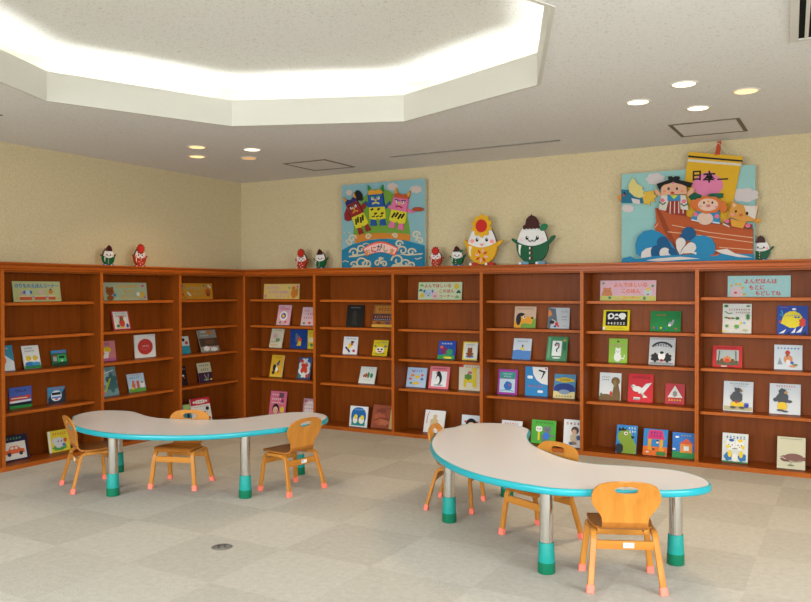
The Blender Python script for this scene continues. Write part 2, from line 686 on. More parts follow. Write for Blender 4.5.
# ================================================================== bookcases
SHELF = {('R', 0): [1.27, .998, .757, .447], ('R', 1): [1.27, .998, .722, .443], ('R', 2): [1.27, .998, .717, .438],
         ('R', 3): [1.27, 1.026, .747, .428], ('R', 4): [1.27, 1.022, .752, .438], ('R', 5): [1.303, 1.022, .755, .42],
         ('R', 6): [1.27, 1.0, .74, .43], ('L', -1): [1.272, 1.005, .734, .425],
         ('L', 0): [1.272, 1.005, .734, .425], ('L', 1): [1.272, 1.005, .734, .425], ('L', 2): [1.272, 1.005, .734, .425]}
HT = 1.517
DEP = 0.274
SET = 0.082
SP = 0.014
dot_m = mat('#1c0d06', 0.6)


def run_pose(run, s):
    """origin of something standing s metres along a run; local x runs along the wall, local y into it"""
    return ((s, 0, 0), 0.0) if run == 'R' else ((0, s, 0), PI / 2)


def run_point(run, s, d, z):
    return (s, d, z) if run == 'R' else (-d, s, z)


CASE_LABEL = {
    ('R', 0): 'brown bookcase bay on the back wall next to the room corner, with the cream sign',
    ('R', 1): 'brown wooden bookcase bay under the demon island picture, without a sign',
    ('R', 2): 'brown wooden bookcase bay with a pale green sign, below the two small egg figures',
    ('R', 3): 'brown wooden bookcase bay below the two big egg figures, top shelf empty',
    ('R', 4): 'brown wooden bookcase bay with the pink sign',
    ('R', 5): 'brown wooden bookcase bay at the right edge with the pale blue sign',
    ('L', -1): 'brown wooden bookcase bay cut off by the left edge of the photo',
    ('L', 0): 'brown wooden bookcase bay on the left wall holding the vehicle picture books',
    ('L', 1): 'brown wooden bookcase bay on the left wall with a bear on its sign',
    ('L', 2): 'brown wooden bookcase bay on the left wall beside the corner, orange sign'}


def bookcase(run, k):
    s0 = 0.9 * k if run == 'R' else -2.7 + 0.9 * k
    (loc, rz) = run_pose(run, s0)
    t = thing('bookcase', loc, rz, CASE_LABEL[(run, k)], 'bookcase', 'brown wooden bookcase bays along the walls')
    lo = 0.0005
    hi = 0.9 - 0.0005
    for (a, c) in ((lo, SP), (0.9 - SP, hi)):
        p = MB(); p.box(a, 0.0006, 0, c, DEP, HT, CASE, 0.0012); p.box(a, -0.0006, 0.0, c, 0.0012, HT, EDGE)  # thin lighter strip added to paint the lit front edge
        # adjustable shelf peg holes: two columns on the inner face
        xi = c if a < 0.1 else a
        for yy in (0.10, 0.235):
            for j in range(20):
                z = 0.2 + j * 0.06
                xx0, xx1 = (xi, xi + 0.0006) if a < 0.1 else (xi - 0.0006, xi)
                p.box(xx0, yy - 0.003, z, xx1, yy + 0.003, z + 0.006, dot_m)
        p.build('side_panel', t)
    p = MB(); p.box(SP, 0.262, 0.036, 0.9 - SP, 0.27, HT - 0.016, CASE); p.build('back_panel', t)
    p = MB(); p.box(SP, 0.0, HT - 0.016, 0.9 - SP, 0.262, HT, CASE_H); p.build('top_panel', t)
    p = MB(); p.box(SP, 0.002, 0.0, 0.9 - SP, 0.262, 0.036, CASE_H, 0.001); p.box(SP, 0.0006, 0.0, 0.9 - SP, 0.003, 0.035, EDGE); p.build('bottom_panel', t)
    for z in SHELF[(run, k)]:
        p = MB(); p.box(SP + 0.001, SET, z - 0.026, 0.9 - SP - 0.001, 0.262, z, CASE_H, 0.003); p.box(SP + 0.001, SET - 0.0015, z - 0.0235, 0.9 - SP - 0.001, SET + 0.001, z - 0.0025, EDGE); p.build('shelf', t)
    return t


for k in (-1, 0, 1, 2):
    bookcase('L', k)
for k in (0, 1, 2, 3, 4, 5):
    bookcase('R', k)

# cap boards running along the top of each row
def cap_board(run, s0, s1, label):
    (loc, rz) = run_pose(run, 0)
    prof = [(0.279, HT), (-0.012, HT), (-0.012, HT + 0.010), (-0.020, HT + 0.014), (-0.020, HT + 0.036), (-0.014, HT + 0.040),
            (-0.014, HT + 0.044), (-0.026, HT + 0.046), (-0.029, HT + 0.050), (-0.029, HT + 0.057), (-0.026, HT + 0.061), (0.279, HT + 0.061)]
    m = MB()
    idx = m.mi(TRIM)
    # mitred end at the room corner: the end of each point lies on the 45 degree line
    def end(y, s, corner):
        if not corner: return s
        return -y if run == 'R' else y
    A = [m.bm.verts.new((end(y, s0, run == 'R'), y, z)) for y, z in prof]
    B = [m.bm.verts.new((end(y, s1, run == 'L'), y, z)) for y, z in prof]
    n = len(prof)
    for i in range(n):
        m.bm.faces.new([A[i], A[(i + 1) % n], B[(i + 1) % n], B[i]]).material_index = idx
    m.bm.faces.new(A); m.bm.faces.new(B[::-1])
    o = m.build('bookcase_cap_board', smooth=35, loc=loc, rotz=rz)
    return tag(o, label, 'moulding')


cap_board('R', 0, 5.4, 'long glossy brown top board with moulded edge running over the back wall bookcases')
cap_board('L', -3.6, 0, 'long glossy brown top board with moulded edge over the left wall bookcases')

# ================================================================== artwork helper for flat printed faces
def ink(h, k=0.86):
    """printed and painted paper is a little duller than the pure hue"""
    h = h.lstrip('#')
    return '#%02x%02x%02x' % tuple(int(int(h[i:i + 2], 16) * k + 6) for i in (0, 2, 4))


class Art:
    """draws in the unit square of a w x h face standing at local y = y0, in thin layers"""

    def __init__(self, mb, w, h, y0, x0=None, z0=0.0):
        self.mb, self.w, self.h, self.y = mb, w, h, y0
        self.x0 = -w / 2 if x0 is None else x0
        self.z0 = z0

    def P(self, u, v):
        return (self.x0 + u * self.w, self.z0 + v * self.h)

    def poly(self, c, pts):
        self.y -= 0.00022
        pts = [self.P(u, v) for u, v in pts]
        a = sum(pts[i][0] * pts[(i + 1) % len(pts)][1] - pts[(i + 1) % len(pts)][0] * pts[i][1] for i in range(len(pts)))
        if a < 0:
            pts = pts[::-1]
        f = self.mb.bm.faces.new([self.mb.bm.verts.new((x, self.y, z)) for x, z in pts])
        f.material_index = self.mb.mi(mat(ink(c, 0.9), 0.4, 0, 0.03))

    def draw(self, items):
        for it in items:
            k, c = it[0], it[1]
            a = it[2:]
            if k == 'r':
                self.poly(c, [(a[0], a[1]), (a[2], a[1]), (a[2], a[3]), (a[0], a[3])])
            elif k == 'e':
                self.poly(c, ell(a[0], a[1], a[2], a[3] * self.w / self.h if len(a) > 4 else a[3], 18, rot=0))
            elif k == 'p':
                self.poly(c, a[0])
            elif k == 'b':
                self.poly(c, blob(a[0], a[1], a[2], a[3], a[4], a[5]))
            elif k == 'l':
                self.poly(c, stroke(a[0], a[1]))
            elif k == 'q':   # row of small illegible title marks: x0, x1, y, height, count
                x0, x1, y, hh, n = a
                rnd = random.Random(int(x0 * 977 + y * 131 + n * 7))
                st = (x1 - x0) / n
                for i in range(n):
                    cx = x0 + st * (i + .5)
                    j = rnd.random()
                    if j < .5:
                        self.poly(c, [(cx - st * .32, y - hh * .2), (cx + st * .32, y - hh * .05), (cx + st * .32, y + hh * .2), (cx - st * .3, y + hh * .1)])
                        self.poly(c, [(cx - st * .1, y - hh * .5), (cx + st * .1, y - hh * .5), (cx + st * .1, y + hh * .5), (cx - st * .12, y + hh * .5)])
                    else:
                        self.poly(c, [(cx - st * .3, y - hh * .5), (cx + st * .3, y - hh * .4), (cx + st * .25, y - hh * .15), (cx - st * .3, y - hh * .2)])
                        self.poly(c, [(cx - st * .25, y + hh * .1), (cx + st * .3, y + hh * .15), (cx + st * .1, y + hh * .5), (cx - st * .25, y + hh * .4)])
            elif k == 't':   # text: string, u, v, size (m), width (fraction)
                self.y -= 0.00022
                x, z = self.P(a[1], a[2])
                self.mb.text(a[0], x, z, a[3], mat(c, 0.4, 0, 0), self.y, 0.0, a[4] * self.w if len(a) > 4 else None)


def animal(x, y, s, c, ears=1, eye='#222222'):
    """small plain animal head: two ears, face, eyes, nose"""
    out = []
    for q in (-1, 1):
        out.append(('e', c, x + q * s * .62, y + s * (.75 if ears == 1 else 1.0), s * .32, s * (.36 if ears == 1 else .7)))
    out.append(('e', c, x, y, s, s * .95))
    for q in (-1, 1):
        out.append(('e', eye, x + q * s * .38, y + s * .12, s * .12, s * .15))
    out.append(('e', eye, x, y - s * .25, s * .13, s * .1))
    return out


def person(x, y, s, hair, body):
    return [('e', hair, x, y + s * .15, s, s * 1.05), ('e', '#e8b894', x, y - s * .1, s * .75, s * .72),
            ('e', '#222222', x - s * .3, y - s * .1, s * .1, s * .1), ('e', '#222222', x + s * .3, y - s * .1, s * .1, s * .1),
            ('e', '#c03030', x, y - s * .45, s * .15, s * .07), ('p', body, [(x - s * .8, y - s * 2.2), (x + s * .8, y - s * 2.2), (x + s * .45, y - s * .8), (x - s * .45, y - s * .8)])]

# ================================================================== picture books, shown face out
# run + bay + letter : (metres along the run, depth, shelf height, width, height, lean in degrees)
BP = {
 'L0a': (-2.559, 0.205, 0.734, 0.194, 0.201, 12),
 'L0b': (-2.306, 0.201, 0.734, 0.148, 0.188, 14),
 'L0c': (-2.042, 0.215, 0.734, 0.144, 0.131, 14),
 'L0d': (-2.391, 0.238, 0.425, 0.193, 0.168, 3),
 'L0e': (-2.063, 0.24, 0.425, 0.163, 0.133, 3),
 'L0f': (-2.512, 0.13, 0.036, 0.234, 0.197, 14),
 'L0g': (-2.108, 0.14, 0.036, 0.196, 0.175, 10),
 'L1a': (-1.404, 0.204, 1.005, 0.197, 0.178, 14),
 'L1b': (-1.562, 0.222, 0.734, 0.201, 0.179, 8),
 'L1c': (-1.113, 0.232, 0.734, 0.248, 0.214, 4),
 'L1d': (-1.585, 0.184, 0.425, 0.243, 0.26, 14),
 'L1e': (-1.23, 0.206, 0.425, 0.193, 0.17, 14),
 'L2a': (-0.655, 0.211, 0.734, 0.198, 0.174, 12),
 'L2b': (-0.306, 0.176, 0.734, 0.26, 0.23, 18),
 'L2c': (-0.692, 0.208, 0.425, 0.186, 0.188, 12),
 'L2d': (-0.347, 0.198, 0.425, 0.191, 0.201, 14),
 'L2e': (-0.57, 0.03, 0.036, 0.262, 0.266, 12),
 'L2f': (-0.8, 0.03, 0.036, 0.168, 0.223, 12.0),
 'R0a': (0.35, 0.196, 0.998, 0.171, 0.213, 14),
 'R0b': (0.665, 0.2, 0.998, 0.172, 0.193, 14),
 'R0c': (0.251, 0.191, 0.757, 0.157, 0.203, 16),
 'R0d': (0.525, 0.237, 0.757, 0.22, 0.196, 3),
 'R0e': (0.725, 0.237, 0.757, 0.173, 0.195, 3),
 'R0f': (0.251, 0.191, 0.447, 0.156, 0.233, 14),
 'R0g': (0.612, 0.193, 0.447, 0.158, 0.224, 14),
 'R0h': (0.27, 0.19, 0.036, 0.213, 0.263, 10),
 'R0i': (0.691, 0.19, 0.036, 0.177, 0.212, 10),
 'R1a': (1.233, 0.209, 0.998, 0.197, 0.217, 10),
 'R1b': (1.572, 0.201, 0.998, 0.249, 0.224, 12),
 'R1c': (1.173, 0.217, 0.722, 0.168, 0.175, 10),
 'R1d': (1.527, 0.205, 0.722, 0.166, 0.153, 16),
 'R1e': (1.385, 0.189, 0.443, 0.182, 0.169, 20),
 'R1f': (1.368, 0.062, 0.036, 0.203, 0.198, 9),
 'R1g': (1.618, 0.093, 0.036, 0.246, 0.223, 16),
 'R2a': (2.251, 0.205, 0.717, 0.177, 0.172, 14),
 'R2b': (2.487, 0.212, 0.717, 0.147, 0.17, 12),
 'R2c': (1.929, 0.202, 0.438, 0.208, 0.187, 14),
 'R2d': (2.173, 0.196, 0.438, 0.206, 0.21, 14),
 'R2e': (2.481, 0.235, 0.438, 0.225, 0.239, 3),
 'R2f': (2.155, 0.128, 0.036, 0.209, 0.208, 16),
 'R2g': (2.556, 0.092, 0.036, 0.192, 0.197, 6),
 'R3a': (3.02, 0.214, 1.026, 0.2, 0.19, 10),
 'R3b': (3.325, 0.222, 1.026, 0.193, 0.181, 8),
 'R3c': (2.995, 0.195, 0.747, 0.168, 0.188, 16),
 'R3d': (3.317, 0.188, 0.747, 0.183, 0.214, 16),
 'R3e': (2.854, 0.216, 0.428, 0.183, 0.221, 8),
 'R3f': (3.121, 0.234, 0.428, 0.207, 0.255, 3),
 'R3g': (3.383, 0.197, 0.428, 0.191, 0.208, 14),
 'R3h': (2.932, 0.111, 0.036, 0.192, 0.175, 12),
 'R3i': (3.224, 0.117, 0.036, 0.218, 0.201, 10),
 'R3j': (3.496, 0.089, 0.036, 0.166, 0.23, 8),
 'R4a': (3.824, 0.211, 1.022, 0.22, 0.171, 12),
 'R4b': (4.222, 0.212, 1.022, 0.238, 0.167, 12),
 'R4c': (3.838, 0.226, 0.752, 0.153, 0.201, 6),
 'R4d': (4.197, 0.193, 0.752, 0.203, 0.223, 14),
 'R4e': (3.774, 0.215, 0.438, 0.18, 0.227, 8),
 'R4f': (4.026, 0.199, 0.438, 0.201, 0.232, 12),
 'R4g': (4.295, 0.224, 0.438, 0.15, 0.165, 8),
 'R4h': (3.945, 0.058, 0.036, 0.165, 0.227, 16),
 'R4i': (4.169, 0.076, 0.036, 0.188, 0.211, 16),
 'R4j': (4.392, 0.088, 0.036, 0.18, 0.198, 8),
 'R5a': (4.758, 0.215, 1.022, 0.208, 0.229, 8),
 'R5b': (5.145, 0.224, 1.022, 0.209, 0.215, 6),
 'R5c': (4.689, 0.218, 0.755, 0.217, 0.167, 10),
 'R5d': (5.117, 0.228, 0.755, 0.192, 0.186, 6),
 'R5e': (4.77, 0.191, 0.42, 0.212, 0.231, 14),
 'R5f': (5.097, 0.199, 0.42, 0.212, 0.229, 12),
 'R5g': (4.76, 0.103, 0.036, 0.183, 0.223, 12),
 'R5h': (5.148, 0.078, 0.036, 0.188, 0.233, 12),
 'sL0': (-2.24, 0.224, 1.272, 0.431, 0.166, 8),
 'sL1': (-1.339, 0.23, 1.272, 0.496, 0.162, 6),
 'sL2': (-0.44, 0.23, 1.272, 0.449, 0.162, 6),
 'sR0': (0.3, 0.236, 1.27, 0.471, 0.159, 4),
 'sR2': (2.172, 0.23, 1.27, 0.456, 0.165, 6),
 'sR4': (3.915, 0.235, 1.27, 0.459, 0.168, 4),
 'sR5': (4.91, 0.236, 1.303, 0.443, 0.163, 4),
}
W, K = '#e6e4de', '#26242a'
BOOKS = {
 'L0a': ('#3f8fa8', 'teal picture book with a snowy slope, cut by the left photo edge, third shelf down', [('p', '#d9e2e6', [(0, 0), (1, 0), (1, .35), (.45, .75), (0, .6)]), ('e', '#d9703a', .55, .42, .12, .16), ('q', W, .3, .8, .88, .08, 5)]),
 'L0b': (W, 'white picture book with two yellow ducks over green and blue hills', [('p', '#2c7a3c', [(0, 0), (1, 0), (1, .14), (0, .14)]), ('e', '#2f6fae', .35, .2, .3, .1), ('e', '#3d8fbf', .72, .2, .27, .08), ('b', '#e2c22c', .3, .45, .16, .12, 4, .1), ('b', '#e2c22c', .7, .45, .15, .11, 4, .1), ('e', '#e07a2a', .42, .44, .04, .03), ('e', '#e07a2a', .82, .44, .04, .03), ('q', '#3c60a0', .1, .6, .88, .06, 6), ('q', K, .1, .7, .76, .05, 7)]),
 'L0c': ('#2a5f3a', 'small dark picture book with a green train and blue top edge', [('r', '#2b8ac0', 0, .8, 1, 1), ('q', '#c03a2c', .2, .9, .87, .1, 6), ('p', '#1c3a28', [(0, 0), (1, 0), (1, .3), (0, .12)]), ('r', '#3aa85a', .35, .25, .92, .7), ('r', '#182820', .45, .48, .82, .62), ('e', '#bcd8c0', .63, .32, .06, .08), ('r', '#9a9a9a', .05, .3, .3, .6), ('r', '#c03a2c', .05, .62, .3, .68)]),
 'L0d': ('#4a5fae', 'blue picture book with a red and white train above green grass', [('r', '#2f8a42', 0, 0, 1, .14), ('r', '#20222c', 0, .14, 1, .26), ('p', '#c8432a', [(0, .36), (.92, .42), (.97, .6), (0, .54)]), ('p', W, [(0, .26), (.96, .3), (.97, .38), (0, .36)]), ('r', '#e9e3d0', .06, .46, .8, .5), ('t', K, 'でんしゃ', .5, .82, .026, .52)]),
 'L0e': ('#4a88b0', 'small blue picture book with the front of a white train', [('p', '#2a3440', [(0, 0), (1, 0), (1, .9), (.8, .6), (.2, .6), (0, .3)]), ('b', '#dfe4ea', .48, .45, .32, .34, 4, .05), ('r', '#18222c', .22, .5, .74, .66), ('e', '#cc3a32', .48, .24, .1, .05), ('r', '#3a6fc0', .22, .3, .74, .4), ('q', '#d04a3a', .3, .85, .9, .1, 5)]),
 'L0f': ('#1f2240', 'navy picture book with an orange car on a white panel', [('r', '#dcdad2', .1, .06, .92, .74), ('p', '#d8633a', [(.16, .28), (.86, .28), (.86, .42), (.72, .46), (.62, .58), (.36, .58), (.28, .44), (.16, .42)]), ('e', '#dcdad2', .42, .5, .07, .05), ('e', '#dcdad2', .57, .5, .06, .05), ('e', '#3a3a44', .3, .27, .07, .08), ('e', '#3a3a44', .72, .27, .07, .08), ('q', '#6a9a4a', .15, .8, .88, .08, 6)]),
 'L0g': ('#dccb3a', 'yellow picture book with a grey elephant, white spine side', [('r', '#e4e2da', 0, 0, .1, 1), ('b', '#4f9a4a', .5, .2, .36, .16, 7, .2), ('b', '#c9ccd6', .5, .42, .28, .25, 5, .12), ('e', '#c9ccd6', .3, .5, .13, .16), ('e', '#3a3a44', .45, .48, .03, .04), ('e', '#3a3a44', .6, .48, .03, .04), ('e', '#d0503a', .78, .5, .09, .1), ('e', '#5070c0', .7, .3, .08, .07), ('q', '#c2502a', .2, .85, .84, .12, 6)]),
 'L1a': ('#b93a34', 'picture book with a red border and a red-dressed bear on white', [('r', '#e2dfd6', .08, .06, .92, .94), ('q', '#4a7a4a', .2, .8, .86, .05, 9), ('q', '#b93a34', .2, .8, .72, .08, 6), ('e', '#c8432a', .5, .34, .16, .2), ('e', '#8a5a30', .5, .55, .11, .1), ('e', '#c8432a', .5, .64, .12, .06), ('e', '#3a7a4a', .26, .2, .09, .08), ('e', '#3a5aa8', .78, .2, .08, .12), ('r', '#e0b040', .3, .1, .7, .15)]),
 'L1b': ('#c97a7a', 'pink picture book half behind the divider with yellow and white shapes', [('r', '#b05a8a', 0, 0, 1, .14), ('q', '#5a3aa0', .1, .7, .85, .12, 4), ('e', '#e2c22c', .55, .55, .2, .16), ('p', W, [(.1, .14), (.55, .14), (.65, .45), (.3, .5)]), ('e', '#c0392b', .3, .4, .08, .09)]),
 'L1c': ('#e9e4de', 'square white picture book with a big red disc', [('b', '#c23a34', .5, .47, .37, .35, 22, .03), ('q', '#e9e4de', .35, .68, .5, .06, 4), ('l', '#d67a72', [(.25, .4), (.5, .34), (.72, .42)], .015), ('q', '#9a9a94', .6, .95, .94, .03, 6)]),
 'L1d': ('#6a8f92', 'misty grey green picture book beside the divider with a yellow green stem', [('b', '#9fb9b8', .4, .65, .4, .28, 7, .25), ('b', '#3f6668', .75, .45, .28, .35, 6, .3), ('p', '#a9b84a', [(.3, .1), (.42, .1), (.75, .6), (.68, .62)]), ('e', '#c06a9a', .3, .12, .12, .06), ('e', W, .2, .25, .1, .05), ('l', '#dfe8e6', [(.1, .9), (.5, .8), (.9, .88)], .03)]),
 'L1e': ('#b9cfe0', 'light blue picture book with orange animals on a green field', [('r', '#5f9a3c', 0, 0, 1, .2), ('q', '#c03a2c', .2, .8, .92, .08, 6), ('q', '#2a5aa8', .1, .7, .78, .1, 5), ('e', '#d8703a', .28, .35, .1, .16), ('e', '#d8703a', .28, .56, .07, .08), ('r', '#c8553a', .48, .2, .62, .6), ('e', '#e8e4dc', .8, .38, .11, .2), ('e', '#2a2a2a', .8, .5, .05, .05), ('e', '#e2c22c', .2, .2, .08, .06)]),
 'L2a': ('#2f8fa0', 'teal picture book cut by the divider beside the rabbit photo book', [('r', '#d8dcd8', .5, .45, 1, 1), ('e', '#c03a2c', .82, .62, .1, .1), ('e', K, .62, .8, .1, .1), ('r', '#2f8fa0', .3, .0, 1, .3)]),
 'L2b': ('#8f8a80', 'tall grey and brown picture book with white rabbits and flowers', [('r', '#4e3a2c', 0, .25, 1, .62), ('b', '#c27a34', .62, .88, .2, .1, 8, .2), ('q', '#dcdcd8', .1, .55, .75, .06, 6), ('b', '#dcdad6', .3, .15, .18, .12, 6, .2), ('b', '#dcdad6', .7, .1, .2, .1, 6, .2), ('e', '#c9a09a', .5, .2, .08, .05), ('b', '#b9b4aa', .3, .92, .2, .07, 7, .2), ('r', '#6a4a34', .3, .35, .8, .55)]),
 'L2c': ('#1c1a20', 'black picture book cut by the divider, left of the purple one', [('e', W, .75, .5, .08, .05), ('e', '#b03a2c', .82, .38, .06, .04), ('q', '#a9a9a9', .6, .95, .85, .06, 3)]),
 'L2d': ('#3f2440', 'picture book with cream top band and dark purple lower part', [('r', '#cfc9a4', 0, .5, 1, 1), ('q', '#3f2f20', .15, .85, .86, .08, 5), ('q', '#3f2f20', .2, .8, .64, .12, 4), ('l', '#cfc9a4', [(.4, .4), (.5, .2), (.55, .15)], .03), ('l', '#cfc9a4', [(.7, .4), (.62, .2)], .03), ('e', '#7fa87a', .5, .12, .18, .04), ('e', '#e2c22c', .85, .12, .07, .05)]),
 'L2e': ('#e4e2dc', 'white picture book with red title band seen above the far chair', [('r', '#b8283a', 0, .74, 1, 1), ('b', W, .5, .86, .4, .07, 8, .1), ('q', '#b8283a', .18, .82, .86, .08, 5), ('q', '#6a6a70', .1, .9, .68, .03, 10), ('e', '#2a3a8a', .25, .5, .1, .07), ('e', '#b8283a', .6, .42, .1, .07), ('e', '#2a2a34', .8, .58, .09, .07), ('e', '#7a3a8a', .4, .28, .1, .06), ('e', '#b8283a', .8, .22, .1, .07), ('b', '#2a2a34', .3, .1, .1, .06, 5, .3)]),
 'L2f': ('#3a8a9a', 'greenish blue book mostly hidden by the divider beside the red titled one', [('r', '#9fc070', .5, .8, 1, 1), ('e', '#2a2a34', .8, .5, .1, .1)]),
 'R0a': ('#d9a3ae', 'pink picture book with a round flower wreath, upper shelf near the corner', [('q', '#3a4a9a', .1, .5, .9, .06, 5), ('q', '#b8283a', .15, .9, .8, .09, 6), ('e', W, .5, .45, .3, .24), ('e', '#7a5a9a', .5, .45, .2, .15), ('e', '#e2c22c', .5, .45, .1, .08), ('e', '#3a8a4a', .3, .12, .08, .06), ('e', '#c03a2c', .7, .15, .08, .05), ('e', '#3a3a3a', .55, .52, .05, .04)]),
 'R0b': ('#d8b6bc', 'pale pink picture book with red lettering marks and a green foot, upper shelf', [('q', '#b8384a', .15, .55, .8, .1, 3), ('q', '#b8384a', .4, .9, .62, .12, 3), ('q', '#8a5a8a', .15, .8, .42, .1, 4), ('e', '#3a8a4a', .25, .12, .1, .06), ('e', '#c03a2c', .65, .14, .1, .06)]),
 'R0c': ('#cdc2a6', 'cream picture book with thick pale pages, left of the dark blue one', [('q', '#8a3a4a', .3, .9, .9, .05, 6), ('e', '#c8a0a0', .4, .6, .2, .14), ('e', '#6a8a5a', .65, .4, .18, .1), ('q', '#5a4a3a', .1, .6, .3, .06, 5), ('q', '#b05a3a', .1, .7, .12, .08, 5)]),
 'R0d': ('#1c3f86', 'dark blue picture book with a grey bird and red ball', [('b', '#5f6878', .45, .5, .18, .22, 4, .3), ('e', '#d8452c', .56, .46, .12, .1), ('p', '#d9b22c', [(.38, .15), (.62, .15), (.66, .35), (.5, .42)]), ('e', '#5f6878', .38, .7, .08, .1)]),
 'R0e': ('#d3b62e', 'yellow picture book next to the dark blue one, cut by the divider', [('q', '#8a7a20', .1, .5, .86, .08, 3), ('r', '#e8dfae', .1, .35, .5, .6), ('e', '#3a8a4a', .3, .2, .12, .08)]),
 'R0f': ('#dba92a', 'orange yellow picture book with a black and white animal and blue spine', [('q', '#8a5a1a', .3, .85, .9, .06, 5), ('e', K, .35, .42, .14, .16), ('e', W, .55, .35, .1, .12), ('e', K, .3, .2, .12, .08), ('e', '#3a4a9a', .62, .6, .1, .08), ('e', '#c03a2c', .7, .25, .07, .05), ('e', K, .7, .7, .06, .06), ('r', '#d9c05a', .1, .03, .9, .08)]),
 'R0g': ('#3c4f7a', 'picture book with a red cross pattern on white and blue', [('b', '#d9dcde', .5, .5, .48, .48, 8, .15), ('b', '#c8402f', .5, .52, .34, .32, 4, .45), ('e', '#c8402f', .25, .82, .14, .08), ('e', '#2e7a4a', .2, .12, .14, .07), ('e', '#c8402f', .8, .15, .14, .08), ('e', '#2e5aa8', .82, .85, .14, .08), ('q', W, .25, .75, .72, .07, 5)]),
 'R0h': ('#d86a84', 'tall pink picture book with a black haired child, bottom shelf near the corner', [('q', W, .1, .6, .86, .07, 4), ('q', W, .1, .7, .68, .08, 5), ('r', '#6a4a5a', .55, .74, .85, .94), ('q', W, .1, .9, .54, .06, 7)] + person(.42, .26, .2, '#221a1e', '#c03a4a') + [('e', '#d9c83a', .82, .28, .12, .12), ('e', '#8a3a5a', .8, .62, .1, .08)]),
 'R0i': ('#c99aa4', 'pale pink patterned book beside the divider, bottom shelf near the corner', [('b', '#e6dadc', .5, .5, .42, .42, 12, .2), ('q', '#b05a6a', .2, .8, .7, .08, 5), ('q', '#b05a6a', .2, .8, .52, .08, 5), ('b', '#b8687a', .5, .2, .3, .1, 8, .3), ('e', '#b8687a', .15, .88, .1, .07), ('e', '#b8687a', .85, .88, .1, .07)]),
 'R1a': ('#1d1d1c', 'black picture book with a faint figure, under the demon island picture', [('q', '#8a8a86', .2, .8, .88, .05, 8), ('e', '#2e2c28', .5, .55, .14, .2), ('p', '#2a2824', [(.3, .05), (.7, .05), (.6, .45), (.4, .45)])]),
 'R1b': ('#8a5a28', 'brown picture book with dark stripes and yellow base, right of the black one', [('r', '#b2722c', .08, .62, .95, .94), ('q', '#6a2a1a', .2, .85, .8, .14, 5), ('r', '#3a2c3c', 0, .3, 1, .58), ('q', '#b8702f', .05, .95, .46, .12, 8), ('q', '#9a9aa8', .05, .95, .34, .06, 9), ('r', '#cf9a3a', 0, 0, 1, .12), ('e', '#7a2a1a', .3, .2, .1, .05), ('e', '#5a3a6a', .7, .2, .1, .05)]),
 'R1c': ('#dcdde0', 'white picture book with a dancing figure in yellow and blue', [('q', '#2a5aa8', .15, .5, .9, .08, 3), ('q', '#8a2a2a', .5, .9, .88, .07, 4), ('l', '#1f2a6a', [(.18, .4), (.35, .28), (.5, .12)], .12), ('e', '#e0c030', .5, .5, .13, .12), ('e', '#c8503a', .62, .6, .08, .1), ('e', K, .65, .7, .12, .06), ('e', '#b83a5a', .78, .2, .1, .08), ('e', '#e0c030', .4, .35, .08, .06)]),
 'R1d': ('#d9c41f', 'bright yellow picture book with a white masked face', [('q', '#b8382a', .15, .45, .84, .12, 3), ('q', '#2a5aa8', .5, .9, .86, .1, 4), ('e', W, .5, .35, .3, .2), ('e', K, .38, .4, .08, .06), ('e', K, .62, .4, .08, .06), ('e', '#b8382a', .5, .25, .14, .05), ('e', '#2f8a4a', .15, .6, .09, .06), ('e', '#2a5aa8', .85, .6, .09, .06), ('l', K, [(.12, .15), (.4, .08), (.85, .14)], .03)]),
 'R1e': ('#d2d6d0', 'white picture book leaning far back with three small green and red figures', [('e', '#c03a2c', .4, .48, .07, .14), ('e', '#2f7a4a', .55, .5, .08, .18), ('e', '#2f7a4a', .75, .48, .09, .15), ('e', '#8a5a3a', .28, .45, .06, .1), ('q', '#7a7a78', .3, .8, .22, .04, 8), ('q', '#9a9a98', .5, .85, .9, .04, 5)]),
 'R1f': ('#dfe2e4', 'white edged blue book with two yellow and white boots, bottom shelf', [('b', '#2163a8', .5, .52, .44, .45, 4, .06), ('r', '#2a8a8a', .12, .06, .88, .3), ('q', '#9ac4e8', .25, .78, .84, .07, 6), ('e', W, .33, .34, .13, .19), ('e', '#e8d03a', .36, .48, .1, .12), ('e', W, .68, .33, .15, .17), ('e', '#e8d03a', .72, .46, .1, .12)]),
 'R1g': ('#8f4a34', 'reddish brown picture book with a pale right strip, bottom shelf beside the boots book', [('r', '#c2a878', .82, 0, 1, 1), ('b', '#a8563c', .35, .4, .28, .3, 6, .25), ('l', '#5a3022', [(.1, .3), (.4, .45), (.75, .4)], .04), ('q', '#3a3a34', .4, .95, .86, .05, 7), ('b', '#b86a4a', .6, .25, .25, .12, 7, .3), ('b', '#7a3a2c', .4, .75, .25, .1, 6, .3)]),
 'R2a': ('#2446a0', 'blue picture book with a purple and green creature over a yellow floor', [('q', '#d9dce8', .15, .8, .85, .09, 7), ('b', '#7a2a5a', .38, .45, .26, .2, 6, .25), ('b', '#2f8a5a', .68, .4, .22, .18, 5, .3), ('p', '#3a8a4a', [(0, 0), (1, 0), (1, .2), (.5, .28), (0, .2)]), ('e', '#d8c83a', .6, .08, .25, .06), ('e', '#d8603a', .2, .65, .1, .08)]),
 'R2b': ('#dcdcd4', 'small white picture book with a yellow border and a brown bear', [('r', '#d8c02e', 0, 0, .08, 1), ('r', '#d8c02e', 0, 0, 1, .07), ('r', '#d8c02e', 0, .93, 1, 1), ('q', K, .2, .8, .83, .06, 6), ('e', '#2f6fae', .5, .2, .28, .07)] + animal(.5, .5, .17, '#8a4a22') + [('e', '#8a4a22', .5, .3, .16, .14), ('e', '#8a4a22', .32, .34, .08, .06), ('e', '#8a4a22', .68, .34, .08, .06)]),
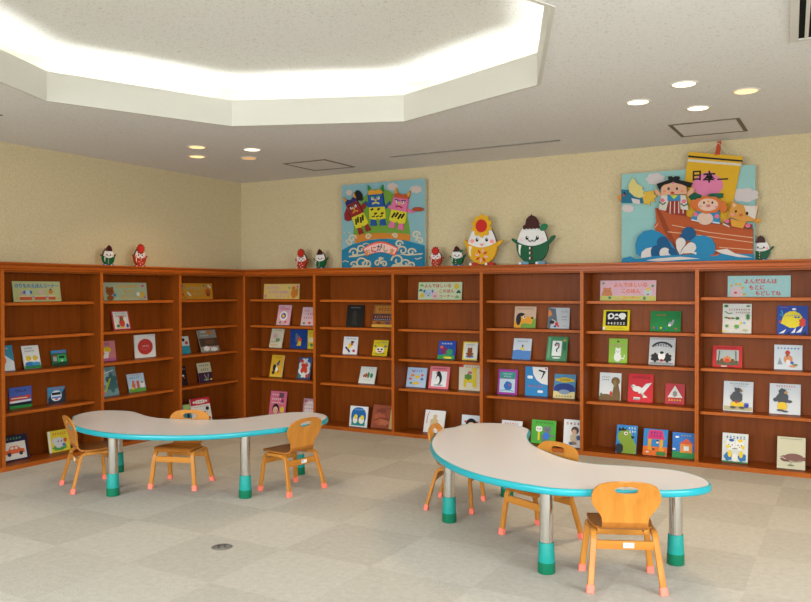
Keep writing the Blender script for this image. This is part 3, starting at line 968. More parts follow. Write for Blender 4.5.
 'R2c': ('#a9bcd4', 'pale blue picture book with small orange and yellow animals', [('q', '#4a6ab0', .2, .8, .84, .12, 5), ('e', '#d8883a', .3, .6, .1, .07), ('e', '#e0b83a', .55, .52, .13, .09), ('e', '#d8605a', .8, .62, .07, .06), ('e', '#d8605a', .2, .42, .08, .06), ('e', '#e0b83a', .5, .2, .18, .08), ('e', '#4a6ab0', .8, .42, .08, .06), ('e', '#3a8a5a', .25, .2, .07, .05), ('e', '#c8503a', .35, .78, .05, .04)]),
 'R2d': ('#d9707c', 'salmon pink picture book with a black and white penguin on a pale panel', [('r', '#dfe2e2', .12, .1, .88, .78), ('q', K, .15, .85, .9, .07, 8), ('e', '#26262e', .5, .45, .15, .27), ('e', W, .45, .38, .09, .18), ('e', '#26262e', .46, .7, .11, .08), ('e', '#d9a02c', .36, .7, .05, .02), ('e', '#8a8a8a', .5, .16, .25, .03)]),
 'R2e': ('#d8ceb4', 'cream picture book with a yellow giraffe shape and a red corner', [('r', '#c02a2a', 0, .88, .2, 1), ('q', '#b8382a', .3, .9, .9, .06, 5), ('r', '#dfc32a', .62, .15, .78, .82), ('r', '#dfc32a', .22, .3, .78, .44), ('r', '#dfc32a', .22, .12, .34, .4), ('r', '#dfc32a', .66, .12, .78, .4), ('e', '#dfc32a', .68, .82, .12, .06), ('b', '#5a8a3a', .42, .52, .18, .12, 6, .2), ('e', '#c06a7a', .5, .68, .1, .06)]),
 'R2f': ('#dfe0e0', 'white picture book with a red line title and a beige figure beside the chair', [('l', '#b8282c', [(.12, .4), (.13, .7), (.2, .92)], .03), ('b', '#cbb48a', .5, .42, .22, .28, 6, .2), ('e', '#cbb48a', .52, .72, .1, .1), ('e', W, .5, .18, .2, .08)]),
 'R2g': ('#cfd8e0', 'pale blue book with a black haired child face, half behind the right table', person(.5, .5, .3, '#15131a', '#c8503a') + [('e', '#b8383a', .2, .7, .06, .05), ('e', '#b8383a', .8, .7, .06, .05)]),
 'R3a': ('#c9a88e', 'beige picture book with an orange dog with a black ear', [('r', '#6f9a3a', .32, 0, 1, .24), ('p', '#6f9a3a', [(.7, .2), (1, .2), (1, .45), (.85, .4)]), ('p', '#df9a2c', [(.0, 0), (.32, 0), (.34, .25), (.0, .3)]), ('e', '#df9a2c', .38, .42, .2, .24), ('p', '#df9a2c', [(.4, .6), (.84, .5), (.88, .35), (.8, .16), (.36, .25)]), ('e', K, .2, .38, .12, .27), ('e', K, .32, .62, .16, .08), ('e', W, .46, .5, .07, .07), ('e', '#2a4a9a', .47, .5, .04, .045), ('e', K, .84, .46, .06, .05), ('q', '#7a5a4a', .1, .9, .88, .05, 9)]),
 'R3b': ('#b9bcc0', 'grey and white picture book with red marks, right of the dog book', [('p', '#5c646c', [(0, 0), (.12, 0), (.2, .45), (.45, .3), (.35, .95), (0, 1)]), ('p', '#d8803a', [(.02, .55), (.2, .65), (.12, .85), (.02, .9)]), ('e', K, .2, .3, .12, .09), ('e', '#c8302c', .42, .22, .08, .09), ('e', '#2a4aa0', .35, .1, .07, .05), ('e', '#c8302c', .5, .12, .05, .05), ('q', '#55555a', .6, .95, .8, .05, 6), ('q', '#55555a', .65, .9, .56, .07, 4), ('q', '#55555a', .65, .9, .42, .05, 5), ('q', '#55555a', .7, .9, .12, .04, 4)]),
 'R3c': ('#c5ccd4', 'pale grey picture book with a yellow boat on blue sea', [('r', '#4f7fbe', 0, 0, 1, .42), ('e', '#4f7fbe', .3, .42, .2, .03), ('p', '#d9c02e', [(.38, .46), (.66, .46), (.6, .56), (.45, .56)]), ('e', '#3a5a3a', .52, .64, .05, .07), ('q', '#3a3a40', .2, .8, .86, .07, 6)]),
 'R3d': ('#49845a', 'green picture book with a white panel bearing a black and red curl', [('r', '#6aa07a', .06, .1, .16, .95), ('r', '#dfe4e2', .26, .2, .72, .82), ('l', K, [(.38, .62), (.45, .74), (.58, .7), (.58, .56), (.48, .46), (.5, .36)], .06), ('l', '#b8302c', [(.42, .6), (.5, .68), (.54, .6)], .04), ('e', '#dfe4e2', .5, .12, .2, .03), ('b', '#2f6a48', .86, .6, .1, .2, 5, .3), ('e', '#c0b03a', .85, .85, .07, .04)]),
 'R3e': ('#a0389a', 'magenta framed picture book with a teal top and a round blue creature', [('r', '#2f8f86', .1, .64, .9, .9), ('q', '#cfe0de', .25, .75, .82, .05, 7), ('q', '#cfe0de', .3, .7, .72, .06, 5), ('r', '#b9cdd8', .1, .08, .9, .62), ('b', '#2f62b0', .54, .34, .22, .19, 5, .12), ('e', '#c8402f', .62, .38, .04, .04), ('l', '#2f8fb0', [(.15, .14), (.5, .18), (.85, .13)], .03)]),
 'R3f': ('#2a80bc', 'blue picture book with a large white clock quarter and black hands', [('p', '#e4e2dc', [(.32, 1), (.36, .75), (.5, .56), (.72, .44), (1, .4), (1, 1)]), ('p', K, [(.6, .92), (.92, .86), (.74, .6), (.7, .58), (.8, .82), (.6, .86)]), ('e', '#b8302c', .92, .95, .05, .03), ('b', '#dfe4e6', .22, .64, .14, .06, 4, .2), ('b', '#dfe4e6', .68, .16, .14, .05, 4, .2), ('q', '#c0302c', .12, .8, .34, .07, 6)]),
 'R3g': ('#4d87aa', 'blue picture book with a yellow banner title over dark hills and sand', [('r', '#d8c98a', 0, 0, 1, .28), ('e', '#24387e', .5, .42, .48, .2), ('r', '#24387e', .02, .3, .98, .42), ('e', '#7f97b0', .5, .26, .26, .1), ('b', '#d0b02e', .5, .76, .34, .11, 6, .08), ('p', '#d0b02e', [(.06, .7), (.94, .7), (.94, .8), (.06, .8)]), ('q', '#5a4a1a', .26, .74, .76, .09, 5), ('q', K, .1, .9, .08, .05, 6)]),
 'R3h': ('#d5d8d8', 'white book with red title marks whose top shows above the right table', [('q', '#c8404a', .12, .85, .86, .09, 6), ('e', '#c8a07a', .5, .4, .2, .2)]),
 'R3i': ('#43a32c', 'bright green picture book with a grey bear in blue holding a sign', [('q', '#1f4a1a', .15, .9, .89, .07, 7), ('r', '#e0c82c', .28, .14, .36, .55), ('b', '#dfe4da', .32, .62, .15, .13, 4, .15), ('q', K, .22, .42, .62, .08, 3)] + animal(.66, .6, .15, '#6a6c74') + [('b', '#2f6fd0', .62, .34, .14, .16, 4, .15), ('e', '#6a6c74', .84, .36, .09, .06), ('e', '#6a6c74', .48, .3, .07, .05), ('e', '#6a6c74', .72, .14, .07, .07), ('e', '#6a6c74', .52, .16, .08, .06)]),
 'R3j': ('#dcdedf', 'white picture book with a child sitting and playing, cut by the divider', [('q', '#8a4a3a', .1, .85, .86, .09, 4), ('e', '#4a3a3a', .6, .62, .2, .14), ('e', '#d9a88a', .56, .55, .12, .1), ('b', '#cbb89a', .55, .34, .22, .17, 6, .15), ('e', '#2f5a9a', .8, .36, .13, .09), ('b', '#8a7a5a', .5, .15, .24, .07, 6, .25), ('e', '#2f5a9a', .4, .13, .08, .05)]),
 'R4a': ('#d9c71e', 'yellow picture book with a black panel of bold white marks', [('r', '#18181a', .1, .22, .92, .94), ('q', W, .14, .88, .68, .3, 3), ('e', W, .3, .7, .13, .14), ('e', W, .72, .72, .14, .14), ('e', '#18181a', .3, .7, .06, .08), ('q', W, .16, .86, .34, .11, 6), ('e', W, .06, .08, .05, .07), ('q', '#8a7a1a', .3, .8, .1, .04, 10)]),
 'R4b': ('#1f7a3c', 'wide green picture book with a small grey animal at lower right', [('q', '#b84a2a', .18, .5, .8, .09, 5), ('e', '#8a929a', .68, .38, .08, .09), ('e', '#dfe2e2', .64, .3, .05, .06), ('e', '#8a929a', .75, .5, .04, .09), ('e', '#c8483a', .12, .16, .03, .05), ('e', '#3a5ab0', .22, .15, .03, .05), ('e', '#d9c02e', .36, .16, .035, .05), ('e', '#c8483a', .85, .14, .03, .04), ('e', '#3a5ab0', .5, .13, .03, .04)]),
 'R4c': ('#86b22a', 'lime green picture book with a white kitten', [('q', '#b83a8a', .15, .9, .72, .08, 6), ('e', '#4a3a2a', .5, .88, .07, .04), ('e', '#dfe2da', .48, .24, .2, .2)] + animal(.5, .46, .15, '#e4e6e0') + [('l', '#dfe2da', [(.66, .2), (.82, .18), (.86, .34)], .05)]),
 'R4d': ('#c4c4c4', 'grey picture book with a black and white arched drawing', [('q', '#7a2a2a', .05, .95, .95, .04, 10), ('p', '#3a3a3c', stroke(ell(.5, .56, .4, .26, 14, 20, 160), .07)), ('q', '#2a2a2c', .2, .8, .72, .1, 6), ('b', '#2c2c2e', .25, .26, .18, .18, 6, .3), ('b', '#2c2c2e', .72, .26, .18, .18, 6, .3), ('e', '#e6e6e4', .5, .32, .14, .16), ('e', '#2c2c2e', .5, .44, .08, .05), ('e', '#9a3a34', .5, .16, .07, .05), ('r', '#8a8a88', .05, .02, .95, .08)]),
 'R4e': ('#d5d7d4', 'white picture book with a brown long necked dinosaur', [('q', '#5a5a50', .1, .5, .84, .05, 5), ('q', '#5a5a50', .1, .45, .74, .06, 4), ('p', '#6f5228', [(.58, 0), (.98, 0), (.98, .25), (.88, .6), (.7, .66), (.62, .3)]), ('e', '#6f5228', .75, .7, .2, .15), ('e', '#8a6a34', .72, .62, .08, .14), ('e', '#6f5228', .32, .06, .34, .16), ('e', '#b8322c', .55, .24, .06, .09), ('e', '#2f6a3a', .1, .2, .05, .05), ('e', K, .66, .76, .02, .02)]),
 'R4f': ('#c8202a', 'red picture book with a flying white bird', [('q', '#4a1216', .15, .88, .88, .08, 7), ('p', '#dcdcd8', [(.42, .3), (.62, .32), (.95, .7), (.72, .66), (.56, .5), (.42, .56)]), ('e', '#dcdcd8', .36, .46, .18, .1), ('e', '#dcdcd8', .22, .54, .09, .07), ('p', '#dcdcd8', [(.5, .36), (.8, .18), (.62, .16), (.66, .3)]), ('l', '#2f7a4a', [(.08, .62), (.2, .5)], .02), ('r', '#dcdcd8', .24, .08, .5, .17), ('r', '#2f6a4a', .25, .09, .49, .12), ('e', K, .2, .55, .015, .02)]),
 'R4g': ('#b81f26', 'small red picture book with a white triangle and yellow title', [('p', '#dcd8d4', [(.12, .32), (.9, .32), (.5, .9)]), ('b', '#8a8684', .5, .5, .13, .16, 6, .25), ('q', '#e0b82c', .15, .85, .2, .1, 5), ('q', '#3a5ab8', .3, .7, .08, .05, 5)]),
 'R4h': ('#2f7ec0', 'blue picture book with a big green bird and black cat, bottom shelf', [('e', '#7d9a34', .42, .58, .36, .26), ('p', '#7d9a34', [(.3, .0), (.98, .0), (.98, .3), (.78, .56), (.2, .5), (.22, .3)]), ('p', '#1a1a1e', [(.7, .64), (.92, .6), (.76, .52)]), ('e', '#e4e2da', .45, .7, .09, .06), ('e', '#9a2a4a', .46, .7, .05, .035), ('b', '#2a3038', .18, .16, .2, .18, 4, .1), ('p', '#1a1a1e', [(.08, .82), (.14, .92), (.22, .84), (.3, .94), (.38, .84), (.5, .9), (.44, .8), (.1, .78)]), ('q', '#d4e0ea', .55, .95, .9, .07, 3), ('q', '#d4e0ea', .6, .95, .78, .08, 3)]),
 'R4i': ('#2f7ec0', 'picture book with a pink roof and orange pillars, bottom shelf', [('r', '#dd6a2a', 0, 0, 1, .34), ('p', '#cf3468', [(.15, .62), (.88, .62), (.78, .96), (.24, .96)]), ('r', '#dd9a2a', .2, .26, .34, .62), ('r', '#dd9a2a', .68, .26, .82, .62), ('e', '#dd9a2a', .3, .24, .12, .05), ('e', '#dd9a2a', .76, .24, .12, .05), ('q', '#6a2a8a', .28, .76, .86, .1, 4), ('q', '#6a2a8a', .28, .76, .74, .1, 4), ('e', '#e8c8a4', .6, .5, .06, .04), ('e', K, .6, .56, .05, .03), ('e', K, .44, .24, .06, .03), ('r', '#2f7a3a', .58, .02, .95, .16), ('e', '#e2d8c8', .2, .12, .07, .03)]),
 'R4j': ('#2a6fc0', 'blue picture book with a small orange house on green grass', [('r', '#2f8a4a', 0, 0, 1, .26), ('r', '#df8a34', .33, .22, .84, .56), ('p', '#d2573a', [(.28, .56), (.9, .56), (.6, .78)]), ('r', '#dfe4e6', .48, .3, .7, .48), ('q', '#c0a83a', .35, .8, .89, .05, 4), ('b', '#e6eaec', .2, .82, .09, .04, 5, .2), ('b', '#e6eaec', .08, .34, .08, .04, 5, .2)]),
 'R5a': ('#cfccc4', 'pale white picture book with green leaf sprigs, below the blue sign', [('e', '#3a7a34', .12, .92, .08, .05), ('e', '#3a7a34', .88, .92, .07, .03), ('q', '#6a3a2a', .2, .95, .8, .06, 9), ('q', '#6a3a2a', .45, .95, .7, .05, 7), ('l', '#3a7a34', [(.08, .74), (.2, .66), (.34, .68)], .03), ('e', '#4a8a3a', .14, .52, .08, .03), ('e', '#a8402c', .24, .5, .06, .03), ('e', '#3a7a34', .36, .5, .06, .03), ('b', '#3a6a34', .52, .5, .08, .06, 5, .4), ('b', '#3a7a34', .88, .55, .07, .12, 6, .4), ('e', '#d8c02e', .64, .34, .05, .04), ('e', '#7aa8d8', .76, .35, .05, .04), ('b', '#5a9a4a', .16, .24, .07, .06, 5, .4), ('b', '#5a9a4a', .5, .22, .1, .08, 5, .4), ('e', '#a8b88a', .8, .1, .1, .04), ('e', '#c8c83a', .05, .06, .06, .03)]),
 'R5b': ('#1f3f98', 'dark blue picture book with a big yellow sun and white rocket shapes', [('b', '#dac828', .5, .52, .33, .3, 12, .05), ('b', '#c8402f', .82, .42, .12, .18, 6, .3), ('p', '#dac828', [(.2, .62), (.3, .3), (.12, .38)]), ('q', '#2a5aa8', .3, .75, .66, .05, 6), ('e', '#1f3f98', .6, .6, .04, .03), ('e', '#1f3f98', .7, .6, .04, .03), ('l', '#2f8fb0', [(.08, .7), (.2, .62), (.14, .84)], .05), ('e', '#dcdce4', .55, .88, .07, .04), ('e', '#c8482c', .1, .44, .04, .04), ('p', '#dfe2ea', [(.05, .02), (.3, .18), (.22, .04)]), ('p', '#dfe2ea', [(.45, .04), (.62, .24), (.58, .06)]), ('p', '#dfe2ea', [(.62, .06), (.85, .3), (.78, .08)]), ('p', '#101828', [(.3, .02), (.42, .1), (.4, .0)]), ('p', '#101828', [(.8, .04), (.95, .12), (.92, .01)]), ('q', '#d07a3a', .08, .35, .94, .03, 4)]),
 'R5c': ('#c42a28', 'red picture book with a winter scene panel around a small fire', [('r', '#b5bcb4', .14, .1, .88, .8), ('q', '#5a1a18', .12, .8, .9, .06, 9), ('r', '#5a5a44', .14, .1, .88, .3), ('b', '#d8803a', .5, .36, .14, .16, 6, .3), ('e', '#c8402f', .5, .3, .08, .1), ('l', '#4a4a3a', [(.2, .2), (.24, .76)], .03), ('l', '#4a4a3a', [(.8, .2), (.78, .76)], .03), ('e', '#7a4a2a', .32, .3, .06, .1), ('e', '#7a4a2a', .68, .3, .06, .1), ('r', '#e0d8c8', .3, .02, .5, .06)]),
 'R5d': ('#cdd4d8', 'pale grey picture book with blue title and a small red and orange creature', [('q', '#2f6aa8', .08, .92, .86, .08, 7), ('p', '#8a96a0', [(.12, .2), (.3, .2), (.2, .5)]), ('e', '#d08a5a', .5, .42, .16, .18), ('e', '#c23a30', .48, .68, .09, .1), ('e', '#dcdcd8', .5, .3, .08, .1), ('e', '#3a5ab0', .64, .28, .06, .06), ('e', K, .46, .56, .03, .03), ('e', '#5a7a3a', .75, .2, .1, .04), ('e', '#d08a5a', .66, .14, .14, .04)]),
 'R5e': ('#cdd0d2', 'white picture book with a grey bear in yellow sitting by a blue bucket', [('r', '#b0a47e', .02, .03, .98, .16), ('q', '#2f6a4a', .2, .85, .92, .05, 9), ('q', '#6a6a60', .3, .8, .84, .03, 9), ('b', '#4a4c50', .45, .46, .22, .2, 5, .12), ('e', '#4a4c50', .5, .7, .12, .08), ('e', '#4a4c50', .4, .76, .04, .03), ('e', '#8a6a4a', .6, .68, .05, .05), ('e', '#dcb82a', .38, .22, .13, .09), ('e', '#dcb82a', .6, .22, .11, .09), ('e', '#b83a3a', .45, .3, .05, .04), ('e', '#2f3f98', .79, .2, .08, .08), ('e', '#6a7ac8', .79, .27, .08, .025), ('e', '#4a4c50', .34, .12, .1, .04), ('e', '#4a4c50', .64, .12, .1, .04)]),
 'R5f': ('#cdd0d2', 'white picture book with a grey bear walking in yellow trousers', [('q', '#b8302c', .2, .84, .92, .06, 8), ('q', '#6a6a60', .35, .7, .83, .03, 6), ('b', '#4a4c50', .42, .52, .21, .2, 5, .12), ('e', '#4a4c50', .42, .74, .13, .09), ('e', '#4a4c50', .4, .82, .04, .03), ('e', '#c8924a', .53, .71, .06, .04), ('e', '#4a4c50', .2, .46, .08, .07), ('e', '#4a4c50', .64, .42, .1, .05), ('b', '#dcb82a', .42, .26, .17, .14, 4, .08), ('e', '#4a4c50', .36, .12, .12, .035), ('e', '#4a4c50', .52, .09, .1, .03)]),
 'R5g': ('#cfd2cc', 'white picture book with two cats in blue and yellow clothes, bottom shelf', [('q', '#2a5a9a', .12, .92, .86, .1, 6), ('r', '#3a6a3a', 0, 0, 1, .05)] + animal(.32, .58, .17, '#e2e0d8') + animal(.68, .58, .17, '#e2e0d8') + [('e', '#dfc22c', .22, .54, .07, .06), ('e', '#dfc22c', .8, .54, .07, .06), ('b', '#2a6fa8', .24, .2, .17, .15, 5, .2), ('b', '#2a6fa8', .78, .2, .17, .15, 5, .2), ('e', '#dfc22c', .3, .3, .08, .12), ('e', '#dfc22c', .74, .3, .08, .12), ('e', '#e4e0d4', .5, .18, .12, .14), ('e', '#2a5a9a', .36, .76, .1, .05), ('e', '#dfc22c', .7, .76, .1, .05), ('l', K, [(.4, .48), (.6, .48)], .02)]),
 'R5h': ('#c4bfa0', 'cream picture book with a brown mole paw shape, bottom shelf at right edge', [('e', '#7a5348', .6, .37, .34, .12), ('r', '#7a5348', .6, .28, 1, .4), ('e', '#7a5348', .3, .32, .2, .1), ('l', '#cfc6b4', [(.08, .3), (.18, .36), (.3, .3)], .02), ('l', '#4a3028', [(.2, .26), (.5, .22), (.9, .26)], .02), ('q', '#3a3a34', .1, .9, .94, .03, 12), ('e', '#5a6a3a', .5, .12, .12, .02), ('l', '#5a6a3a', [(.5, .12), (.5, .2)], .02)]),
}
PAGES = mat('#ddd8c8', 0.7, 0, 0.08, 300)


def run_thing(name, run, s, d, z, lean, th, label, cat, group):
    """something leaning back by `lean` degrees, resting on its rear bottom edge"""
    a = math.radians(lean)
    loc = run_point(run, s, d, z + th * math.sin(a) + 0.0004)
    t = thing(name, loc, 0, label, cat, group)
    t.rotation_euler = (-a, 0, 0 if run == 'R' else PI / 2)
    return t


for key, (cover, label, art) in BOOKS.items():
    s, d, z, bw, bh, lean = BP[key]
    th = {'R0c': .016, 'R0f': .018, 'R0g': .014, 'R3d': .012, 'R2b': .012, 'R5e': .008}.get(key, 0.009)
    t = run_thing('picture_book', key[0], s, d, z, lean, th, label, 'picture book', 'picture books displayed face out on the shelves')
    m = MB()
    cm = mat(ink(cover, 0.9), 0.35, 0, 0.04)
    bd = 0.0018
    m.box(-bw / 2, 0, 0, bw / 2, bd, bh, cm)
    m.box(-bw / 2, th - bd, 0, bw / 2, th, bh, cm)
    # spine on the left, or right for books bound that way
    if key in ('R0c', 'R0f', 'R0g', 'R3d', 'L1a'):
        m.box(-bw / 2, bd, 0, -bw / 2 + bd, th - bd, bh, cm)
        px0, px1 = -bw / 2 + bd, bw / 2 - 0.003
    else:
        m.box(bw / 2 - bd, bd, 0, bw / 2, th - bd, bh, cm)
        px0, px1 = -bw / 2 + 0.003, bw / 2 - bd
    Art(m, bw, bh, 0.0).draw(art)
    m.build('cover', t, recalc=False)
    p = MB(); p.box(px0, bd + 0.0002, 0.003, px1, th - bd - 0.0002, bh - 0.003, PAGES); p.build('pages', t)

# ------------------------------------------------------------------ hand made signs on the top shelves
def leaf(c, x, y, s):
    return [('e', c, x - s, y, s, s * 2.4), ('e', c, x + s, y, s, s * 2.4), ('e', c, x, y + s * 2.8, s, s * 2.4)]


def face(x, y, s, c):
    return [(k, q, u, x1[0] and y + (x1[0] - y) * 2.7, x1[1], x1[2] * 2.7) for k, q, u, *x1 in animal(x, y, s, c)]


SIGNS = {
 'sL0': ('#b7b87e', 'pale green shelf sign with blue lettering and a red animal train', [('t', '#1f6fa8', 'のりものえほんコーナー', .5, .78, 0.039, .92), ('e', '#d8909a', .17, .42, .035, .09), ('e', '#2a6fa8', .23, .46, .03, .08), ('e', '#2a6fa8', .36, .46, .03, .08), ('e', '#b8c4d0', .295, .44, .05, .12), ('e', '#dca8b8', .58, .44, .04, .1), ('e', '#dca8b8', .56, .54, .012, .06), ('e', '#dca8b8', .6, .54, .012, .06), ('e', '#d07a2a', .78, .48, .045, .11), ('e', '#2a4a6a', .78, .6, .02, .04), ('r', '#cc5a3c', .12, .08, .37, .28), ('r', '#e0d49a', .12, .24, .37, .29), ('r', '#cc5a3c', .43, .08, .67, .28), ('r', '#e0d49a', .43, .24, .67, .29), ('r', '#cc5a3c', .72, .08, .87, .28), ('r', '#e0d49a', .72, .24, .87, .29), ('e', '#b890c8', .4, .22, .02, .05), ('e', '#b890c8', .695, .22, .02, .05), ('e', '#dc9a3a', .07, .15, .015, .05), ('e', '#dc9a3a', .94, .15, .015, .05)]),
 'sL1': ('#a9b690', 'grey green shelf sign with orange lettering and a brown bear', [('t', '#d8962a', 'よんだほんは', .54, .8, 0.037, .5), ('t', '#d8962a', 'もとに', .57, .5, 0.037, .26), ('t', '#d8962a', 'もどしてね', .6, .2, 0.037, .42)] + face(.14, .5, .09, '#9a5022') + [('e', '#9a5022', .14, .14, .08, .14), ('e', '#3a7ab8', .24, .3, .03, .1), ('e', '#d84a9a', .9, .82, .035, .07), ('e', '#dfe2da', .78, .34, .04, .12), ('e', '#d8a83a', .88, .3, .06, .18), ('e', '#c85aa8', .93, .16, .03, .06)]),
 'sL2': ('#cc8a22', 'orange shelf sign with pale green lettering and crayons', [('t', '#8fa07a', 'しらべてみよう', .4, .68, 0.039, .6), ('t', '#8fa07a', 'コーナー', .55, .34, 0.034, .3), ('e', '#b0542a', .85, .42, .08, .26), ('e', '#8a3a1a', .85, .28, .05, .1), ('e', '#2a7a9a', .05, .84, .03, .09), ('p', '#d8d4c8', [(.18, .42), (.22, .5), (.32, .26), (.28, .18)]), ('p', '#d8d4c8', [(.84, .86), (.88, .92), (.96, .74), (.92, .68)]), ('e', '#4a8a3a', .72, .86, .03, .07), ('e', '#b8302a', .07, .3, .025, .06), ('e', '#3a6ab0', .8, .8, .02, .06), ('e', '#b8302a', .14, .12, .02, .05)]),
 'sR0': ('#d2b264', 'cream shelf sign with purple lettering and an orange squirrel', [('t', '#b07aa8', 'パパママ', .25, .74, 0.034, .36), ('t', '#b07aa8', 'よんでこのほん', .43, .46, 0.034, .56), ('t', '#b07aa8', 'コーナー', .46, .18, 0.030, .3), ('e', '#c8762c', .85, .34, .08, .3), ('e', '#c8762c', .84, .7, .055, .15), ('e', '#c8762c', .93, .45, .035, .28), ('e', '#3a9a5a', .72, .74, .02, .07), ('e', '#c85a9a', .95, .82, .03, .08), ('e', '#3a9a5a', .95, .6, .02, .06), ('e', '#c85a9a', .06, .2, .025, .1), ('e', '#dc8a3a', .7, .16, .02, .07)]),
 'sR2': ('#b9c49e', 'pale green shelf sign with dark red lettering and three animal faces', [('t', '#a0404a', 'よんでほしいな', .45, .8, 0.039, .62), ('t', '#a0404a', 'このほん', .66, .5, 0.039, .34), ('t', '#a0404a', 'コーナー', .66, .2, 0.034, .34), ('e', '#cbb23c', .88, .76, .06, .16)] + leaf('#6a9a4a', .08, .8, .022) + leaf('#2a6a5a', .06, .52, .022) + leaf('#1f4f4a', .93, .42, .025) + leaf('#7a9a5a', .9, .14, .022) + face(.1, .24, .05, '#d2b042') + [('e', '#2a6aa0', .15, .48, .03, .09), ('e', '#2a6aa0', .34, .48, .03, .09), ('e', '#aab8c8', .245, .36, .085, .24), ('e', K, .21, .36, .01, .03), ('e', K, .28, .36, .01, .03), ('e', '#3a6a4a', .245, .24, .02, .04), ('e', '#dca4b0', .4, .22, .055, .2), ('e', '#dca4b0', .37, .44, .015, .1), ('e', '#dca4b0', .44, .44, .015, .1), ('e', '#a0404a', .4, .2, .025, .04)]),
 'sR4': ('#d3a6b0', 'pink shelf sign with orange lettering, a bear and a yellow base strip', [('r', '#c4bf62', 0, 0, 1, .24), ('t', '#cc6a3a', 'よんでほしいな', .55, .78, 0.041, .6), ('t', '#cc6a3a', 'このほん', .56, .48, 0.041, .32), ('t', '#dc6a3c', 'コーナー', .56, .13, 0.030, .32)] + face(.13, .42, .08, '#c47a4a') + [('p', '#c47a4a', [(.03, .24), (.23, .24), (.21, .45), (.05, .45)]), ('e', '#3a9a4a', .06, .86, .025, .05), ('e', '#3a9a4a', .94, .72, .025, .06), ('e', '#b9c4c0', .86, .38, .08, .16), ('e', '#d8b84a', .86, .56, .04, .08), ('e', '#c03a3a', .86, .3, .02, .04), ('e', '#2f7a6a', .18, .14, .025, .07), ('e', '#2f7a6a', .8, .12, .025, .08), ('e', '#d8909a', .33, .1, .02, .05)]),
 'sR5': ('#9cc4c2', 'pale blue shelf sign with red lettering and a pink sheep face', [('t', '#b8383c', 'よんだほんは', .53, .74, 0.041, .52), ('t', '#b8383c', 'もとに', .47, .45, 0.041, .24), ('t', '#b8383c', 'もどしてね', .65, .18, 0.039, .4), ('e', '#d2b4b4', .14, .26, .1, .24), ('e', '#d2b4b4', .14, .08, .12, .08), ('e', '#c0303a', .13, .2, .025, .05), ('e', '#dca83a', .06, .54, .022, .06), ('e', '#dca83a', .14, .6, .022, .06), ('e', '#dca83a', .2, .6, .025, .06), ('e', '#dca83a', .24, .44, .025, .06), ('e', '#dca83a', .27, .12, .025, .06)]),
}
for key, (bg, label, art) in SIGNS.items():
    s, d, z, bw, bh, lean = BP[key]
    t = run_thing('shelf_sign', key[1], s, d, z, lean, 0.008, label, 'sign', 'hand made signs on the top shelves')
    m = MB(); m.box(-bw / 2, 0, 0, bw / 2, 0.008, bh, mat(ink(bg, 0.92), 0.6, 0, 0.1, 25))
    m.build('board', t)
    m = MB(); Art(m, bw, bh, -0.0003).draw(art); m.build('lettering_and_drawing', t, recalc=False)

# ================================================================== kidney tables
TEAL = mat('#1a98a2', 0.3, 0, 0.03)
GREEN = mat('#14684a', 0.4, 0, 0.04)
TEAL_D = mat('#1f8a80', 0.4, 0, 0.04)
TOP = mat('#dcdadb', 0.22, 0, 0.03, 200)


def catmull(K, sub=5):
    n = len(K)
    out = []
    for i in range(n):
        p0, p1, p2, p3 = [Vector(K[(i + j) % n]) for j in (-1, 0, 1, 2)]
        for k in range(sub):
            t = k / sub
            q = 0.5 * (2 * p1 + (p2 - p0) * t + (2 * p0 - 5 * p1 + 4 * p2 - p3) * t * t + (3 * p1 - p0 - 3 * p2 + p3) * t ** 3)
            out.append((q.x, q.y))
    return out


def inset(pts, d):
    a = sum(pts[i][0] * pts[(i + 1) % len(pts)][1] - pts[(i + 1) % len(pts)][0] * pts[i][1] for i in range(len(pts)))
    if a < 0:
        pts = pts[::-1]
    n = len(pts)
    out = []
    for i in range(n):
        p, q = Vector(pts[i - 1]), Vector(pts[(i + 1) % n])
        t = (q - p).normalized()
        out.append((pts[i][0] - t.y * d, pts[i][1] + t.x * d))
    return out


def table(outline, legs, label):
    cx = sum(p[0] for p in outline) / len(outline)
    cy = sum(p[1] for p in outline) / len(outline)
    t = thing('kidney_table', (cx, cy, 0), 0, label, 'table', 'low kidney shaped tables')
    pts = catmull([(x - cx, y - cy) for x, y in outline])
    b = MB(); b.zprism(inset(pts, 0.011), 0.418, 0.4503, TOP, 0.001, 1); b.build('tabletop', t, smooth=40)
    # soft teal bumper edge wrapped around the top
    e = MB()
    idx = e.mi(TEAL)
    prof = [(0.012, 0.4505), (0.006, 0.4503), (0.002, 0.447), (0.0, 0.441), (0.0, 0.425), (0.003, 0.419), (0.009, 0.416), (0.02, 0.416), (0.02, 0.4175), (0.012, 0.4175)]
    rings = [[e.bm.verts.new((x, y, z)) for x, y in inset(pts, d)] for d, z in prof]
    n = len(rings[0])
    for i in range(len(rings)):
        A, B = rings[i], rings[(i + 1) % len(rings)]
        for k in range(n):
            e.bm.faces.new([A[k], A[(k + 1) % n], B[(k + 1) % n], B[k]]).material_index = idx
    e.build('edge_band', t, smooth=50)
    for lx, ly in legs:
        l = MB(); l.lathe([(0.0, 0.4178), (0.033, 0.4178), (0.033, 0.10), (0.0, 0.10)], CHROME, n=32)
        l.lathe([(0.0, 0.4177), (0.052, 0.4177), (0.052, 0.414), (0.0, 0.414)], CHROME, n=32)
        lo = l.build('leg', t, smooth=40, loc=(lx - cx, ly - cy, 0))
        f = MB()
        f.lathe([(0.0335, 0.146), (0.035, 0.149), (0.037, 0.146), (0.0405, 0.056), (0.0405, 0.054)], TEAL_D, n=32)
        f.build('sleeve', lo, smooth=40)
        f = MB()
        f.lathe([(0.0405, 0.054), (0.0415, 0.053), (0.0425, 0.004), (0.040, 0.0), (0.0, 0.0)], GREEN, n=32)
        f.build('foot_cap', lo, smooth=40)
    return t


